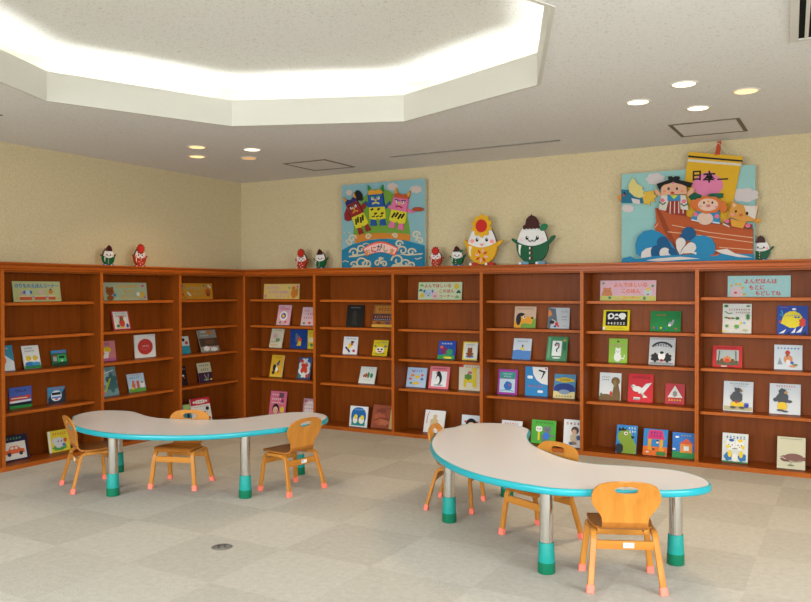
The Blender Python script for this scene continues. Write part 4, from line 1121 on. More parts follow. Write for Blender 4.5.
T_R = [[3.233, -1.64], [3.246, -1.511], [3.346, -1.39], [3.487, -1.355], [3.616, -1.402], [3.713, -1.501], [3.758, -1.639], [3.816, -1.797], [3.912, -1.965], [4.059, -2.127], [4.218, -2.253], [4.36, -2.291], [4.533, -2.254], [4.67, -2.232], [4.784, -2.24], [4.887, -2.309], [4.947, -2.395], [4.965, -2.499], [4.893, -2.618], [4.737, -2.722], [4.562, -2.800], [4.375, -2.89], [4.158, -2.88], [3.924, -2.808], [3.713, -2.671], [3.517, -2.474], [3.357, -2.22], [3.245, -1.946], [3.196, -1.773]]
T_L = [[0.71, -2.65], [0.61, -2.565], [0.545, -2.42], [0.557, -2.295], [0.662, -2.223], [0.793, -2.196], [0.926, -2.237], [1.075, -2.295], [1.247, -2.318], [1.446, -2.268], [1.627, -2.185], [1.731, -2.069], [1.789, -1.888], [1.841, -1.746], [1.901, -1.642], [2.005, -1.586], [2.105, -1.592], [2.204, -1.645], [2.299, -1.77], [2.335, -1.951], [2.29, -2.135], [2.195, -2.34], [2.085, -2.544], [1.925, -2.715], [1.72, -2.825], [1.479, -2.903], [1.209, -2.9], [0.94, -2.828], [0.80, -2.75]]
table(T_R, [(3.479, -2.213), (4.259, -2.737), (4.778, -2.309), (3.56, -1.518)], 'low grey kidney shaped table with teal edge, the nearer right one')
table(T_L, [(1.262, -2.765), (2.068, -2.378), (1.972, -1.668), (0.738, -2.272)], 'low grey kidney shaped table with teal edge, the farther left one by the corner')

# ================================================================== small chairs
CORAL = mat('#ee7a66', 0.5, 0, 0.04)
STICK = mat('#dcdad2', 0.5, 0, 0.03)


def chair_path():
    """side profile of the one bent plywood sheet (y, z): seat front edge, seat, bend, back"""
    pts = [(0.160, 0.262), (0.152, 0.272), (0.137, 0.278), (0.10, 0.279), (0.03, 0.274), (-0.03, 0.271), (-0.054, 0.2715)]
    cy, cz, r = -0.060, 0.308, 0.037
    for a in range(-80, -181, -20):
        pts.append((cy + r * math.cos(math.radians(a)), cz + r * math.sin(math.radians(a))))
    # straight leaning back with a light curve
    x0, z0 = pts[-1]
    for k in range(1, 25):
        f = k / 24
        pts.append((x0 - 0.051 * f + 0.008 * math.sin(f * PI), z0 + 0.195 * f))
    return pts


def back_half(f):
    """half width of the back for f = 0 (bend) .. 1 (top)"""
    T = [(0, .106), (.1, .108), (.2, .118), (.3, .135), (.42, .151), (.55, .159), (.68, .158), (.8, .149), (.88, .134), (.93, .117), (.965, .095), (.985, .07), (1, .035)]
    for (a, wa), (b, wb) in zip(T[:-1], T[1:]):
        if f <= b:
            t = (f - a) / (b - a)
            return wa + (wb - wa) * t
    return T[-1][1]


def sheet(rows, th, m, nx=6):
    """rows: (y, z, half width, hole half width, normal(y,z)) -> solid sheet with an optional handle hole"""
    mb = MB()
    idx = mb.mi(m)
    F, Bk = [], []
    for (y, z, hw, hh, (ny, nz)) in rows:
        for side, dst in ((0.5, F), (-0.5, Bk)):
            row = []
            for s in (-1, 1):
                xs = [(-hw + (hw - hh) * i / nx) for i in range(nx + 1)] if s < 0 else [(hh + (hw - hh) * i / nx) for i in range(nx + 1)]
                row.append([mb.bm.verts.new((x, y + ny * th * side, z + nz * th * side)) for x in xs])
            dst.append(row)
    n = len(rows)
    for i in range(n - 1):
        for s in (0, 1):
            for j in range(nx):
                for G, flip in ((F, 0), (Bk, 1)):
                    q = [G[i][s][j], G[i][s][j + 1], G[i + 1][s][j + 1], G[i + 1][s][j]]
                    mb.bm.faces.new(q[::-1] if flip else q).material_index = idx
        # outer edges
        for s, j in ((0, 0), (1, nx)):
            mb.bm.faces.new([F[i][s][j], F[i + 1][s][j], Bk[i + 1][s][j], Bk[i][s][j]]).material_index = idx
        # walls of the hole
        if rows[i][3] > 0 or rows[i + 1][3] > 0:
            for s, j in ((0, nx), (1, 0)):
                mb.bm.faces.new([F[i][s][j], F[i + 1][s][j], Bk[i + 1][s][j], Bk[i][s][j]]).material_index = idx
    for i in (0, n - 1):
        for s in (0, 1):
            for j in range(nx):
                mb.bm.faces.new([F[i][s][j], F[i][s][j + 1], Bk[i][s][j + 1], Bk[i][s][j]]).material_index = idx
    bmesh.ops.remove_doubles(mb.bm, verts=list(mb.bm.verts), dist=0.00005)
    return mb


def make_chair(label):
    t = thing('child_chair', (0, 0, 0), 0, label, 'chair', 'small bent plywood chairs around the kidney tables')
    P = chair_path()
    nrm = []
    for i in range(len(P)):
        a, b = P[max(i - 1, 0)], P[min(i + 1, len(P) - 1)]
        dy, dz = b[0] - a[0], b[1] - a[1]
        l = math.hypot(dy, dz)
        nrm.append((dz / l, -dy / l) if False else (dz / l * 1.0, -dy / l * 1.0))
    nb = len(P) - 24          # first row of the straight back
    # seat
    hwT = [.112, .130, .140, .145, .143, .132, .120, .112, .107, .105, .103, .1023, .1023]
    rows = []
    for i in range(nb):
        rows.append((P[i][0], P[i][1], hwT[min(i, len(hwT) - 1)], 0, nrm[i]))
    sheet(rows, 0.010, BEECH_SHADED).build('seat', t, smooth=50)
    rows = [(P[nb - 1][0], P[nb - 1][1], .106 * .965, 0, nrm[nb - 1])]
    # dense rows up the back for the rounded outline and the handle slot
    fs = sorted(set([i / 24 for i in range(25)] + [0.692, .6925, .697, .706, .72, .74, .84, .86, .874, .883, .8875, .888, .94, .955, .975, .99]))
    by, bz = P[nb - 1]
    for f in fs[1:]:
        y = by - 0.051 * f + 0.008 * math.sin(f * PI)
        z = bz + 0.195 * f
        hh = 0
        q = (f - 0.79) / 0.098
        if abs(q) < 1:
            hh = 0.052 * (1 - abs(q) ** 3.2) ** 0.5
            if q > 0.3:
                hh *= 1.0
        dy = -0.051 + 0.008 * PI * math.cos(f * PI)
        l = math.hypot(dy, 0.195)
        rows.append((y, z, back_half(f) * .965, hh, (0.195 / l, -dy / l)))
    sheet(rows, 0.010, BEECH).build('backrest', t, smooth=50)
    # legs: bent laminated strips that turn in under the seat
    for sx in (-1, 1):
        for sy in (-1, 1):
            yb, ym = (0.128, 0.088) if sy > 0 else (-0.088, -0.048)
            foot = (sx * 0.161, sy * 0.144, 0.018)
            top = (sx * 0.139, yb, 0.216)
            path = [foot, tuple(foot[i] * .5 + top[i] * .5 for i in range(3)), top]
            for a in (20, 40, 60, 80, 90):
                path.append((sx * (0.139 - 0.004 * a / 90), ym + sy * 0.040 * math.cos(math.radians(a)), 0.216 + 0.0385 * math.sin(math.radians(a))))
            path.append((sx * 0.135, 0.0005 * sy + 0.015, 0.2545))
            l = MB(); l.sweep(path, (1, 0, 0), 0.028, 0.020, BEECH)
            lo = l.build('leg', t, smooth=30)
            f = MB(); f.sweep([(sx * 0.1628, sy * 0.1465, 0.0), (sx * 0.159, sy * (0.1425 if sy > 0 else 0.139), 0.034)], (1, 0, 0), 0.034, 0.026, CORAL)
            f.build('foot_cap', lo)
    # stretchers between the legs, front and back
    for sy in (-1, 1):
        ys = 0.129 if sy > 0 else -0.092
        s = MB(); s.box(-0.129, ys - 0.006, 0.184, 0.129, ys + 0.006, 0.223, BEECH_H, 0.001)
        so = s.build('stretcher', t)
        if sy < 0:
            k = MB(); k.box(-0.008, -0.0988, 0.192, 0.040, -0.0981, 0.215, STICK)
            k.box(-0.004, -0.0991, 0.198, 0.010, -0.0988, 0.210, mat('#9aa6c8', 0.5))
            k.build('sticker', so)
    # side rails under the seat that carry the sheet
    for sx in (-1, 1):
        r = MB(); r.box(sx * 0.105 - 0.012, -0.05, 0.245, sx * 0.105 + 0.012, 0.11, 0.2665, BEECH); r.build('seat_rail', t)
    return t


BEECH_H = wood('beech_rail', '#aa6c28', '#bd7e34', 0.4, (2, 28, 28))
CHAIRS = [
    (4.606, -2.692, 0.417, 'nearest small plywood chair, its back to us, at the right table'),
    (4.047, -2.218, 2.728, 'small plywood chair tucked into the inner curve of the right table'),
    (3.355, -1.874, -1.38, 'small plywood chair seen edge on at the left end of the right table'),
    (0.915, -2.676, -0.441, 'small plywood chair seen edge on at the left end of the left table'),
    (1.448, -2.326, 3.478, 'small plywood chair behind the left table in its inner curve, facing us'),
    (2.207, -2.054, 1.397, 'small plywood chair at the right end of the left table, turned sideways'),
]
proto = None
for x, y, rz, lab in CHAIRS:
    if proto is None:
        proto = c = make_chair(lab)
    else:
        c = copy_tree(proto)
        c['label'] = lab
    c.location = (x, y, 0)
    c.rotation_euler.z = rz

# ================================================================== egg figures on top of the bookcases
EGG_SIDE = mat('#4a2c16', 0.6, 0, 0.05)


def mapper(x0, y0, k):
    return lambda p: ((p[0] - x0) * k, (y0 - p[1]) * k)


def cut(t, name, pts, y0, y1, col, parent=None, side=None, rough=0.4):
    m = MB(); m.prism(pts, y0, y1, mat(ink(col, .92), rough, 0, 0.03), side)
    return m.build(name, parent or t)


def egg_outline(cx, yt, yb, wmax, n=40):
    """egg with the pointed end up, in drawing pixels"""
    out = []
    H = yb - yt
    for i in range(n):
        a = 2 * PI * i / n
        s = math.sin(a)
        yc = yb - H * 0.42
        if s > 0: out.append((cx + wmax / 2 * math.cos(a) * (1 - 0.16 * s), yc - s * H * 0.58))
        else: out.append((cx + wmax / 2 * math.cos(a), yc - s * H * 0.42))
    return out


def egg_figure(run, s, d, scale, kind, label, tilt=0.0):
    """kind: cup colour, hat. Drawn in the pixels of the big figures (440 = standing line) and scaled"""
    k = scale / 824
    cup, hat, petals, feet, cheeks = kind
    loc = run_point(run, s, d, HT + 0.0615)
    t = thing('egg_figure', loc, PI / 2 if run == 'L' else 0, label, 'figure', 'painted egg figures standing on the bookcases')
    M = mapper(200, 440, k)
    mp = lambda pts: [M(p) for p in pts]
    D = 0.030 * (0.6 + 0.4 * scale)
    W_ = '#d9d6d0'
    body = egg_outline(200, 122, 430, 236)
    cut(t, 'body', mp(body), 0.002, D, W_, side=EGG_SIDE)
    # cup: lower part of the same outline with a sagging rim
    low = [p for p in body if p[1] > 272]
    low.sort(key=lambda p: math.atan2(p[1] - 300, p[0] - 200))
    rim = [(200 + dx, 268 + 36 * (1 - (dx / 118.0) ** 2)) for dx in (-119, -100, -75, -50, -25, 0, 25, 50, 75, 100, 119)]
    lowr = [(200 + 119 * math.cos(math.radians(a)), 301 + 129 * math.sin(math.radians(a))) for a in range(0, 181, 9)]
    cp = cut(t, 'cup', mp(rim + lowr), -0.004, D - 0.004, cup, side=mat(cup, 0.4, 0, 0.03))
    # arms
    if hat == 'flower':
        arms = [[(84, 262), (60, 240), (52, 250), (66, 290), (88, 318)], [(316, 275), (350, 250), (368, 254), (340, 290), (316, 308)]]
    else:
        arms = [[(84, 290), (52, 268), (40, 252), (48, 244), (80, 258), (92, 272)], [(310, 285), (340, 240), (366, 232), (368, 246), (350, 270), (318, 300)]]
    for a in arms:
        cut(t, 'arm', mp(a), 0.004, D - 0.006, cup)
    for q, x in ((-1, 140), (1, 266)):
        fpts = ell(x, 427, 36, 13, 16)
        fo = cut(t, 'foot', mp(fpts), -0.008, D + 0.004, feet)
        m = MB(); m.prism(mp(ell(x - 30, 428, 10, 10, 12)), -0.010, -0.0081, mat('#e0dcd6', .5)); m.build('toe', fo)
    cut(t, 'stand', mp([(174, 424), (228, 424), (228, 440), (174, 440)]), 0.0, D, '#20181a')
    # hat
    if hat == 'flower':
        h = cut(t, 'flower_hat', mp(blob(200, 145, 84, 87, 10, .24, 90)), -0.010, 0.0018, petals)
        m = MB(); m.prism(mp(ell(200, 146, 45, 48, 24)), -0.015, -0.0101, mat('#b3241e', .5)); m.build('flower_centre', h)
    else:
        hp = [(132, 180), (134, 158), (150, 150), (158, 112), (178, 92), (192, 86), (196, 76), (202, 86), (226, 96), (246, 120), (256, 158), (262, 178)]
        hp += [(262 - 13 * i, 186 if i % 2 else 178) for i in range(1, 10)]
        cut(t, 'acorn_hat', mp(hp), -0.010, 0.0018, '#380f09')
        if hat == 'leaf':
            cut(t, 'leaf', mp(ell(288, 175, 32, 22, 18, rot=-35)), -0.012, 0.0018, '#12673a')
    # face
    f = MB()
    m_k = mat('#15110f', .5, 0, 0)
    def fp(pts, c, y=-0.0012): f.prism(mp(pts), y, 0.0019, mat(c, .5, 0, .02))
    fp(ell(161, 246, 11, 15, 14), '#15110f'); fp(ell(239, 248, 11, 15, 14), '#15110f')
    fp(ell(164, 240, 4, 5, 8), '#e8e4de', -0.0018); fp(ell(242, 242, 4, 5, 8), '#e8e4de', -0.0018)
    fp(ell(122, 256, 17, 15, 14), cheeks); fp(ell(280, 262, 17, 15, 14), cheeks)
    if hat == 'flower':
        fp([(180, 276), (220, 276), (198, 300)], '#c88a80' if petals == '#d39c12' else '#b3241e')
    else:
        fp(stroke([(172, 258), (178, 270), (190, 272), (200, 262), (210, 272), (222, 270), (230, 258)], 7), '#15110f')
    f.build('face', t)
    # marks on the cup
    g = MB()
    def gp(pts, c): g.prism(mp(pts), -0.0055, -0.0041, mat(c, .5, 0, .02))
    gp([(98, 292), (120, 296), (112, 330), (112, 372), (100, 350)], '#d6d2c4')
    if hat == 'flower':
        for i in range(8):
            a = 2 * PI * i / 8 + .2
            c, s_ = math.cos(a), math.sin(a)
            gp(ell(200 + 36 * c, 366 + 36 * s_, 17, 7, 10, rot=math.degrees(a)), '#b0241e' if i % 2 else '#dc9aa0')
    else:
        for y in (320, 355, 392):
            gp(ell(195, y, 12, 12, 14), '#4a1a14'); g.prism(mp(ell(184, y, 5, 9, 10)), -0.0062, -0.0056, mat('#d6d2c4', .5))
    g.build('cup_marks', cp)
    if tilt:
        t.rotation_euler = (0, tilt, t.rotation_euler.z)
    return t


GRN = '#08502c'
egg_figure('R', 2.640, .15, 1.0, ('#d39c12', 'flower', '#d39c12', '#b32a22', '#e08c8c'), 'big yellow egg figure with a yellow flower on its head')
egg_figure('R', 3.115, .15, 1.0, (GRN, 'leaf', '', '#6a9aac', '#cfc0bc'), 'big dark green egg figure with a brown acorn cap and leaf')
egg_figure('R', 2.185, .13, .40, ('#9c3216', 'flower', '#9c2a16', '#a8321f', '#e08c8c'), 'small orange red egg figure beside the demon island picture')
egg_figure('R', 2.402, .13, .42, (GRN, 'leaf', '', '#3a68b8', '#e08c8c'), 'small green egg figure at the left foot of the big yellow one')
egg_figure('R', 0.645, .13, .45, ('#9c3216', 'flower', '#9c2a16', '#a8321f', '#e08c8c'), 'small red egg figure next to the room corner')
egg_figure('R', 0.880, .13, .45, (GRN, 'cap', '', '#2a4a90', '#e0a09a'), 'small green egg figure between the corner red one and the demon island picture')
egg_figure('L', -1.641, .10, .41, (GRN, 'cap', '', '#4a68a8', '#e0a09a'), 'small green egg figure on the left wall bookcase')
egg_figure('L', -1.290, .10, .45, ('#9c3216', 'flower', '#9c2a16', '#a81f1c', '#e08c8c'), 'small red egg figure with a red flower on the left wall bookcase')
egg_figure('R', 4.925, .243, .45, (GRN, 'cap', '', '#3a68b8', '#e08c8c'), 'small green egg figure peeking out behind the ship picture')

# ================================================================== big pictures
def picture(name, x0, z0, wd, ht, y0, corners, label):
    """returns (thing, function mapping drawing pixels to x,z metres from the thing's origin)"""
    t = thing(name, (x0 + wd / 2, y0, z0), 0, label, 'picture')
    (tlx, tly), (trx, try_), (brx, bry), (blx, bly) = corners
    def Q(p):
        x, y = p
        u = 0.5; v = 0.5
        for _ in range(6):
            xl = blx + (tlx - blx) * v; xr = brx + (trx - brx) * v
            u = (x - xl) / (xr - xl)
            yb = bly + (bry - bly) * u; yt = tly + (try_ - tly) * u
            v = (yb - y) / (yb - yt)
        return ((u - 0.5) * wd, v * ht)
    return t, Q


def piece(t, name, Q, items, y0, y1, parent=None):
    """items: (colour, points) or (colour, points, extra height); all in one part"""
    m = MB()
    y = y0
    for i, it in enumerate(items):
        lift = i * 0.0002
        m.prism([Q(p) for p in it[1]], y0 - lift, y1, mat(ink(it[0]), 0.55, 0, 0.04))
    return m.build(name, parent or t)


def swirl(cx, cy, r, turns=1.2, th=6, flip=1, n=22):
    pts = []
    for i in range(n + 1):
        f = i / n
        a = f * turns * 2 * PI
        rr = r * (1 - f * .8)
        pts.append((cx + flip * rr * math.cos(a), cy - rr * math.sin(a)))
    return stroke(pts, th)


def cloud_bank(cx, cy, w_, h_):
    base = [(cx - w_ / 2, cy)]
    k = 5
    for i in range(k):
        x0 = cx - w_ / 2 + w_ * i / k
        hh = h_ * math.sin(PI * (i + .5) / k) + h_ * .2
        base += [(x0 + w_ / k * (.5 - .5 * math.cos(math.radians(a))), cy - hh - w_ / k * .35 * math.sin(math.radians(a))) for a in (30, 70, 110, 150)]
    return base + [(cx + w_ / 2, cy)]


# --- demon island picture
t, Q = picture('island_picture', 1.085, HT + 0.062, 0.945, 0.832, 0.215, ((42, 75), (540, 35), (525, 570), (28, 575)),
               'light blue handmade picture of three horned demons on a green island')
edge = mat('#b8b49c', .6)
m = MB(); m.prism([(-.4725, 0), (.4725, 0), (.4725, .832), (-.4725, .832)], 0, 0.03, mat(ink('#86b2b8'), .6, 0, .06), edge); m.build('board', t)
SKY = '#86b2b8'
piece(t, 'sea', Q, [('#1f7a9e', [(28, 574), (31, 465), (100, 430), (200, 405), (300, 396), (420, 408), (527, 440), (525, 570)])], -.0015, -.0001)
piece(t, 'beach', Q, [('#cf7f28', [(112, 366), (150, 362), (190, 366), (250, 360), (320, 364), (380, 362), (449, 374), (445, 412), (330, 396), (220, 400), (118, 424)])], -.003, -.0016)
piece(t, 'island', Q, [('#6f9a35', [(108, 374)] + [(278 + 168 * math.cos(math.radians(a)), 370 - 275 * math.sin(math.radians(a)) * (1 if True else 1)) for a in range(175, 4, -10)] + [(448, 372), (380, 363), (250, 362), (180, 366)])], -.0045, -.0031)
for i, (cx, cy, rx, ry) in enumerate(((90, 120, 22, 18), (352, 84, 34, 24), (487, 100, 36, 24))):
    piece(t, 'cloud', Q, [('#cdb8ae', blob(cx, cy, rx, ry, 7, .2))], -.004, -.0001)
foam = '#d6c9a8'
waves = []
for (cx, cy, r, fl) in ((100, 395, 26, 1), (80, 420, 22, -1), (110, 480, 30, -1), (150, 460, 26, 1), (380, 430, 24, 1), (400, 470, 30, -1), (450, 480, 26, 1), (480, 375, 24, 1), (500, 410, 22, -1), (150, 545, 38, 1), (110, 555, 24, -1), (190, 550, 26, -1), (370, 530, 38, -1), (410, 550, 30, 1), (450, 560, 22, -1), (250, 545, 20, 1), (290, 550, 20, -1), (270, 520, 10, 1), (200, 385, 18, 1), (360, 380, 16, -1)):
    waves.append((foam, swirl(cx, cy, r, 1.15, 9, fl)))
waves += [(foam, [(75, 500), (160, 488), (205, 478), (200, 490), (120, 506), (78, 508)]), (foam, [(370, 490), (450, 492), (515, 486), (510, 494), (430, 500)]),
          (foam, [(75, 574), (110, 556), (200, 556), (215, 573)]), (foam, [(325, 573), (345, 550), (440, 560), (487, 570)]), (foam, stroke([(36, 535), (52, 528), (74, 536)], 5)), (foam, stroke([(470, 518), (485, 522), (508, 512)], 5)),
          (foam, stroke([(165, 432), (185, 424), (205, 430)], 5)), (foam, stroke([(50, 358), (54, 366)], 8)), (foam, stroke([(80, 356), (84, 364)], 8)), (foam, stroke([(262, 510), (266, 520)], 8)), (foam, stroke([(286, 512), (282, 522)], 8))]
piece(t, 'foam', Q, waves, -.0032, -.0016)


def demon(skin, hair, cx, cy, lean, box_w, brow, club, horns, extra):
    """boxy folded paper demon: head, body with striped trousers, arms, feet"""
    c, s = math.cos(lean), math.sin(lean)
    R = lambda pts: [(cx + x * c - y * s, cy + x * s + y * c) for x, y in pts]
    h = box_w
    parts = []
    d = bpy.data.objects.new('demon_figure', None); C.objects.link(d); d.parent = t
    mk = lambda nm, items, y0, y1: piece(t, nm, Q, items, y0, y1, d)
    mk('trousers', [('#d9cb2c', R([(-h, 0), (h, 0), (h * 1.05, 70), (h * .2, 78), (0, 66), (-h * .2, 78), (-h * 1.05, 70)]))] +
       [('#1c1a14', R(stroke([(-h * .8 + q * h * .42, 18 + (q % 2) * 26), (-h * .45 + q * h * .42, 10 + (q % 2) * 26)] if extra != 'slant' else [(-h * .75 + q * h * .4, 52 - (q % 2) * 8), (-h * .45 + q * h * .4, 18 - (q % 2) * 6)], 11))) for q in range(4)] +
       [('#1c1a14', R(stroke([(-h * .7 + q * h * .5, 60), (-h * .3 + q * h * .5, 54)], 7))) for q in range(3) if extra != 'slant'], -.020, -.006)
    for q in (-1, 1):
        mk('foot', [(skin, R([(q * h * .3, 74), (q * h * .85, 74), (q * h * 1.0, 112), (q * h * .2, 112)]))], -.018, -.006)
    arm_l, arm_r = extra2[0], extra2[1]
    mk('arm', [(skin, arm_l)], -.016, -.006); mk('arm', [(skin, arm_r)], -.016, -.006)
    he = [(skin, R([(-h * .95, -88), (h * .85, -92), (h * 1.0, 0), (-h * 1.0, 2)])), (hair, R([(-h * .95, -92), (-h * .5, -104), (0, -96), (h * .5, -106), (h * .9, -92), (h * .85, -76), (-h * .9, -72)]))]
    he += [('#dcd8cc', R(ell(-h * .35, -50, h * .2, 10, 12))), ('#dcd8cc', R(ell(h * .35, -52, h * .2, 10, 12))), ('#1c1a20', R(ell(-h * .3, -50, h * .08, 5, 10))), ('#1c1a20', R(ell(h * .3, -52, h * .08, 5, 10))),
           (brow, R(stroke([(-h * .7, -62), (-h * .1, -58)], 7))), (brow, R(stroke([(h * .1, -60), (h * .7, -66)], 7))),
           ('#d9b02c', R(ell(0, -40, h * .14, 8, 10))), (club[1], R(stroke([(-h * .45, -18), (0, -26), (h * .45, -18)], 9)))]
    mk('head', he, -.034, -.006)
    for q in (-1, 1):
        mk('horn', [(horns, R([(q * h * .45, -96), (q * h * .95, -92), (q * h * .95, -132)]))], -.030, -.010)
    if club[0]:
        mk('club', [(club[2], club[0])], -.030, -.021)


extra2 = ([(72, 214), (58, 250), (60, 284), (82, 292), (104, 280), (88, 250)], [(160, 200), (180, 180), (196, 190), (188, 212), (170, 226)])
demon('#8f2424', '#2a2a5a', 142, 254, -0.38, 40, '#1c1a20', (ell(157, 138, 20, 34, 16, rot=-22) + [], '#d98a2c', '#1c1a1a'), '#d98a2c', 'slant')
extra2 = ([(222, 206), (192, 170), (186, 180), (200, 200), (224, 222)], [(306, 206), (336, 170), (340, 184), (326, 202), (308, 220)])
demon('#1f4f96', '#d9962c', 261, 206, -0.03, 47, '#2a8a4a', (None, '#d9d06a', ''), '#2f8a3a', 'flat')
extra2 = ([(360, 196), (326, 196), (330, 212), (352, 228)], [(438, 214), (470, 232), (486, 228), (470, 244), (440, 240)])
demon('#dc6f9a', '#b8502c', 392, 228, 0.22, 45, '#4a2a6a', (blob(502, 222, 34, 14, 8, .15), '#9a1f2c', '#a8482c'), '#d9962c', 'slant')
m = MB()
# arched title plate
plate = [(165 + 212 * i / 12, 456 - 42 * math.sin(PI * i / 12)) for i in range(13)]
low = [(355 - 170 * i / 12, 502 - 24 * math.sin(PI * i / 12)) for i in range(13)]
m.prism([Q(p) for p in plate + low], -.010, -.0001, mat('#d6583c', .55))
cx_, cy_ = 270, 468
m.prism([Q((cx_ + (x - cx_) * .94, cy_ + (y - cy_) * .8)) for x, y in plate + low], -.0108, -.0001, mat('#e0b0a8', .55))
for ch, px, py, col, rot in (('お', 197, 478, '#a8780a', .25), ('に', 232, 462, '#a02f2a', .12), ('が', 268, 450, '#1f3f4a', 0), ('し', 304, 458, '#2f8a4a', -.1), ('ま', 340, 476, '#b8702a', -.28)):
    x, z = Q((px, py))
    m.text(ch, x, z, .068, mat(col, .5, 0, 0), -.0112, rot)
m.build('title_plate', t, recalc=False)

# --- ship picture
t, Q = picture('ship_picture', 3.873, HT + 0.062, 1.015, 0.735, 0.205, ((84, 163), (598, 128), (598, 498), (84, 507)),
               'handmade picture of a boy and animals in a brown ship with yellow sail')
m = MB(); m.prism([(-.5075, 0), (.5075, 0), (.5075, .735), (-.5075, .735)], 0, 0.03, mat(ink('#93c2bc'), .6, 0, .06), edge)
m.prism([Q(p) for p in [(86, 340), (225, 333), (225, 335), (86, 342)]], -.0006, 0, mat('#7aa8a2', .6)); m.build('board', t)
for cx, cy, rx, ry in ((222, 182, 40, 24), (111, 295, 27, 16), (562, 245, 50, 28)):
    piece(t, 'cloud', Q, [('#d0c4c2', blob(cx, cy, rx, ry, 7, .18))], -.006, -.0001)
piece(t, 'mast', Q, [('#b8431f', [(462, 40), (476, 38), (470, 90), (452, 92)])], -.03, -.012)
def PQ(x, y, yy):
    a = Q((x, y)); return (a[0], yy, a[1])
m = MB()
for a, b_ in (((467, 46), (414, 80)), ((467, 46), (498, 90))):
    pa = [Q((a[0], a[1])), Q((b_[0], b_[1]))]
    m.prism(stroke(pa, .003), -.034, -.0305, mat('#c8c0b0', .6))
m.build('sail_cord', t)
sail = piece(t, 'sail', Q, [('#dba81f', [(353, 78), (553, 97), (500, 372), (318, 330)]), ('#1c1a18', [(352, 92), (553, 112), (552, 119), (350, 99)]), ('#cfc9bc', [(350, 106), (551, 126), (549, 134), (348, 115)]),
                            ('#dd7aa0', [(432, 152)] + [(424 + 58 * math.cos(math.radians(a)), 206 - 44 * math.sin(math.radians(a))) for a in range(60, -181 - 60, -12)])], -.014, -.0065)
m = MB()
for ch, px, py, sz in (('日', 384, 170, .085), ('本', 431, 174, .095), ('一', 481, 184, .08)):
    x, z = Q((px, py)); m.text(ch, x, z, sz, mat('#14110f', .5, 0, 0), -.0168, -.02)
m.build('sail_lettering', sail, recalc=False)
piece(t, 'leaf', Q, [('#12563c', [(352, 250), (378, 234), (404, 246), (396, 266), (362, 264)])], -.020, -.0170)
piece(t, 'leaf', Q, [('#12563c', [(418, 252), (440, 240), (486, 240), (484, 258), (420, 260)])], -.052, -.048)
# ship hull
piece(t, 'ship', Q, [('#b04f22', [(224, 294), (240, 294), (300, 318), (592, 374), (592, 476), (440, 480), (320, 474), (226, 388), (220, 360), (228, 350)]),
                     ('#8f3a16', [(224, 294), (240, 294), (325, 470), (318, 474), (262, 388)]),
                     ('#d6a884', stroke([(290, 360), (430, 388), (592, 410)], 3)), ('#d6a884', stroke([(274, 386), (400, 400), (592, 428)], 3)), ('#d6a884', stroke([(470, 446), (592, 456)], 3)), ('#d6a884', stroke([(222, 370), (236, 354)], 3))], -.030, -.0068)
# waves
def drop(cx, cy, r, tx, ty):
    # teardrop: round head at cx,cy with its tail curling to tx,ty
    a0 = math.atan2(ty - cy, tx - cx)
    pts = [(cx + r * math.cos(a0 + math.radians(a)), cy + r * math.sin(a0 + math.radians(a))) for a in range(60, 301, 12)]
    mx, my = (cx + tx) / 2, (cy + ty) / 2
    nx, ny = -math.sin(a0), math.cos(a0)
    return pts + [(mx - nx * r * .35, my - ny * r * .35), (tx, ty), (mx + nx * r * .75, my + ny * r * .75)]
piece(t, 'big_wave', Q, [('#1f7fae', [(150, 470), (146, 436), (156, 404), (180, 384), (210, 378), (240, 386), (262, 400), (290, 430), (318, 474), (300, 494), (180, 492)]), ('#114f7c', drop(256, 428, 24, 312, 472)),
                         ('#d6cec8', [(168, 486), (172, 464), (190, 450), (212, 446), (220, 452), (208, 470), (212, 490)]), ('#114f7c', drop(232, 462, 24, 236, 494)), ('#d6cec8', drop(264, 468, 21, 318, 488)), ('#114f7c', drop(292, 462, 14, 330, 486))], -.044, -.0310)
piece(t, 'big_wave', Q, [('#1f7fae', [(360, 420), (384, 402), (414, 400), (442, 412), (456, 436), (454, 470), (430, 486), (330, 482), (372, 470), (388, 446)]), ('#114f7c', drop(356, 394, 26, 320, 440)), ('#d6cec8', drop(326, 428, 19, 322, 474)), ('#d6cec8', drop(366, 446, 19, 322, 474)), ('#d6cec8', stroke([(340, 466), (368, 464), (386, 470)], 8))], -.048, -.0310)
piece(t, 'sea', Q, [('#1f7fae', [(88, 506), (96, 488), (128, 480), (150, 492), (220, 480), (330, 474), (440, 476), (500, 468), (596, 474), (597, 498)]), ('#d6cec8', [(190, 496), (240, 488), (330, 482), (400, 490), (330, 494), (240, 500)]), ('#d6cec8', [(456, 458), (500, 452), (530, 470), (592, 486), (540, 484), (480, 470)]), ('#c8502a', stroke([(440, 478), (470, 474)], 5))], -.056, -.0485)
# bird at the upper left
bird = bpy.data.objects.new('bird_figure', None); C.objects.link(bird); bird.parent = t
piece(t, 'body', Q, [('#1f6a86', [(84, 222), (118, 224), (150, 250), (190, 262), (186, 276), (84, 274)]), ('#14161c', ell(97, 240, 5, 8, 10)), ('#c84a2a', ell(95, 244, 4, 5, 8)), ('#cfc4c0', [(126, 256), (160, 262), (162, 280), (132, 274)])], -.014, -.0003, bird)
piece(t, 'beak', Q, [('#d98a2a', [(68, 248), (84, 240), (84, 262), (78, 270)])], -.014, -.0003, bird)
piece(t, 'wing', Q, [('#d9c878', [(118, 232), (114, 206), (134, 176), (140, 186), (150, 200), (164, 208), (174, 214), (170, 222), (180, 230), (174, 236), (182, 246), (160, 256), (140, 250)])], -.022, -.0145, bird)
piece(t, 'tail', Q, [('#d9ae3c', [(172, 250), (180, 232), (222, 226), (218, 240), (232, 250), (218, 256), (222, 270), (202, 268), (204, 284), (188, 276), (178, 282)])], -.018, -.0003, bird)
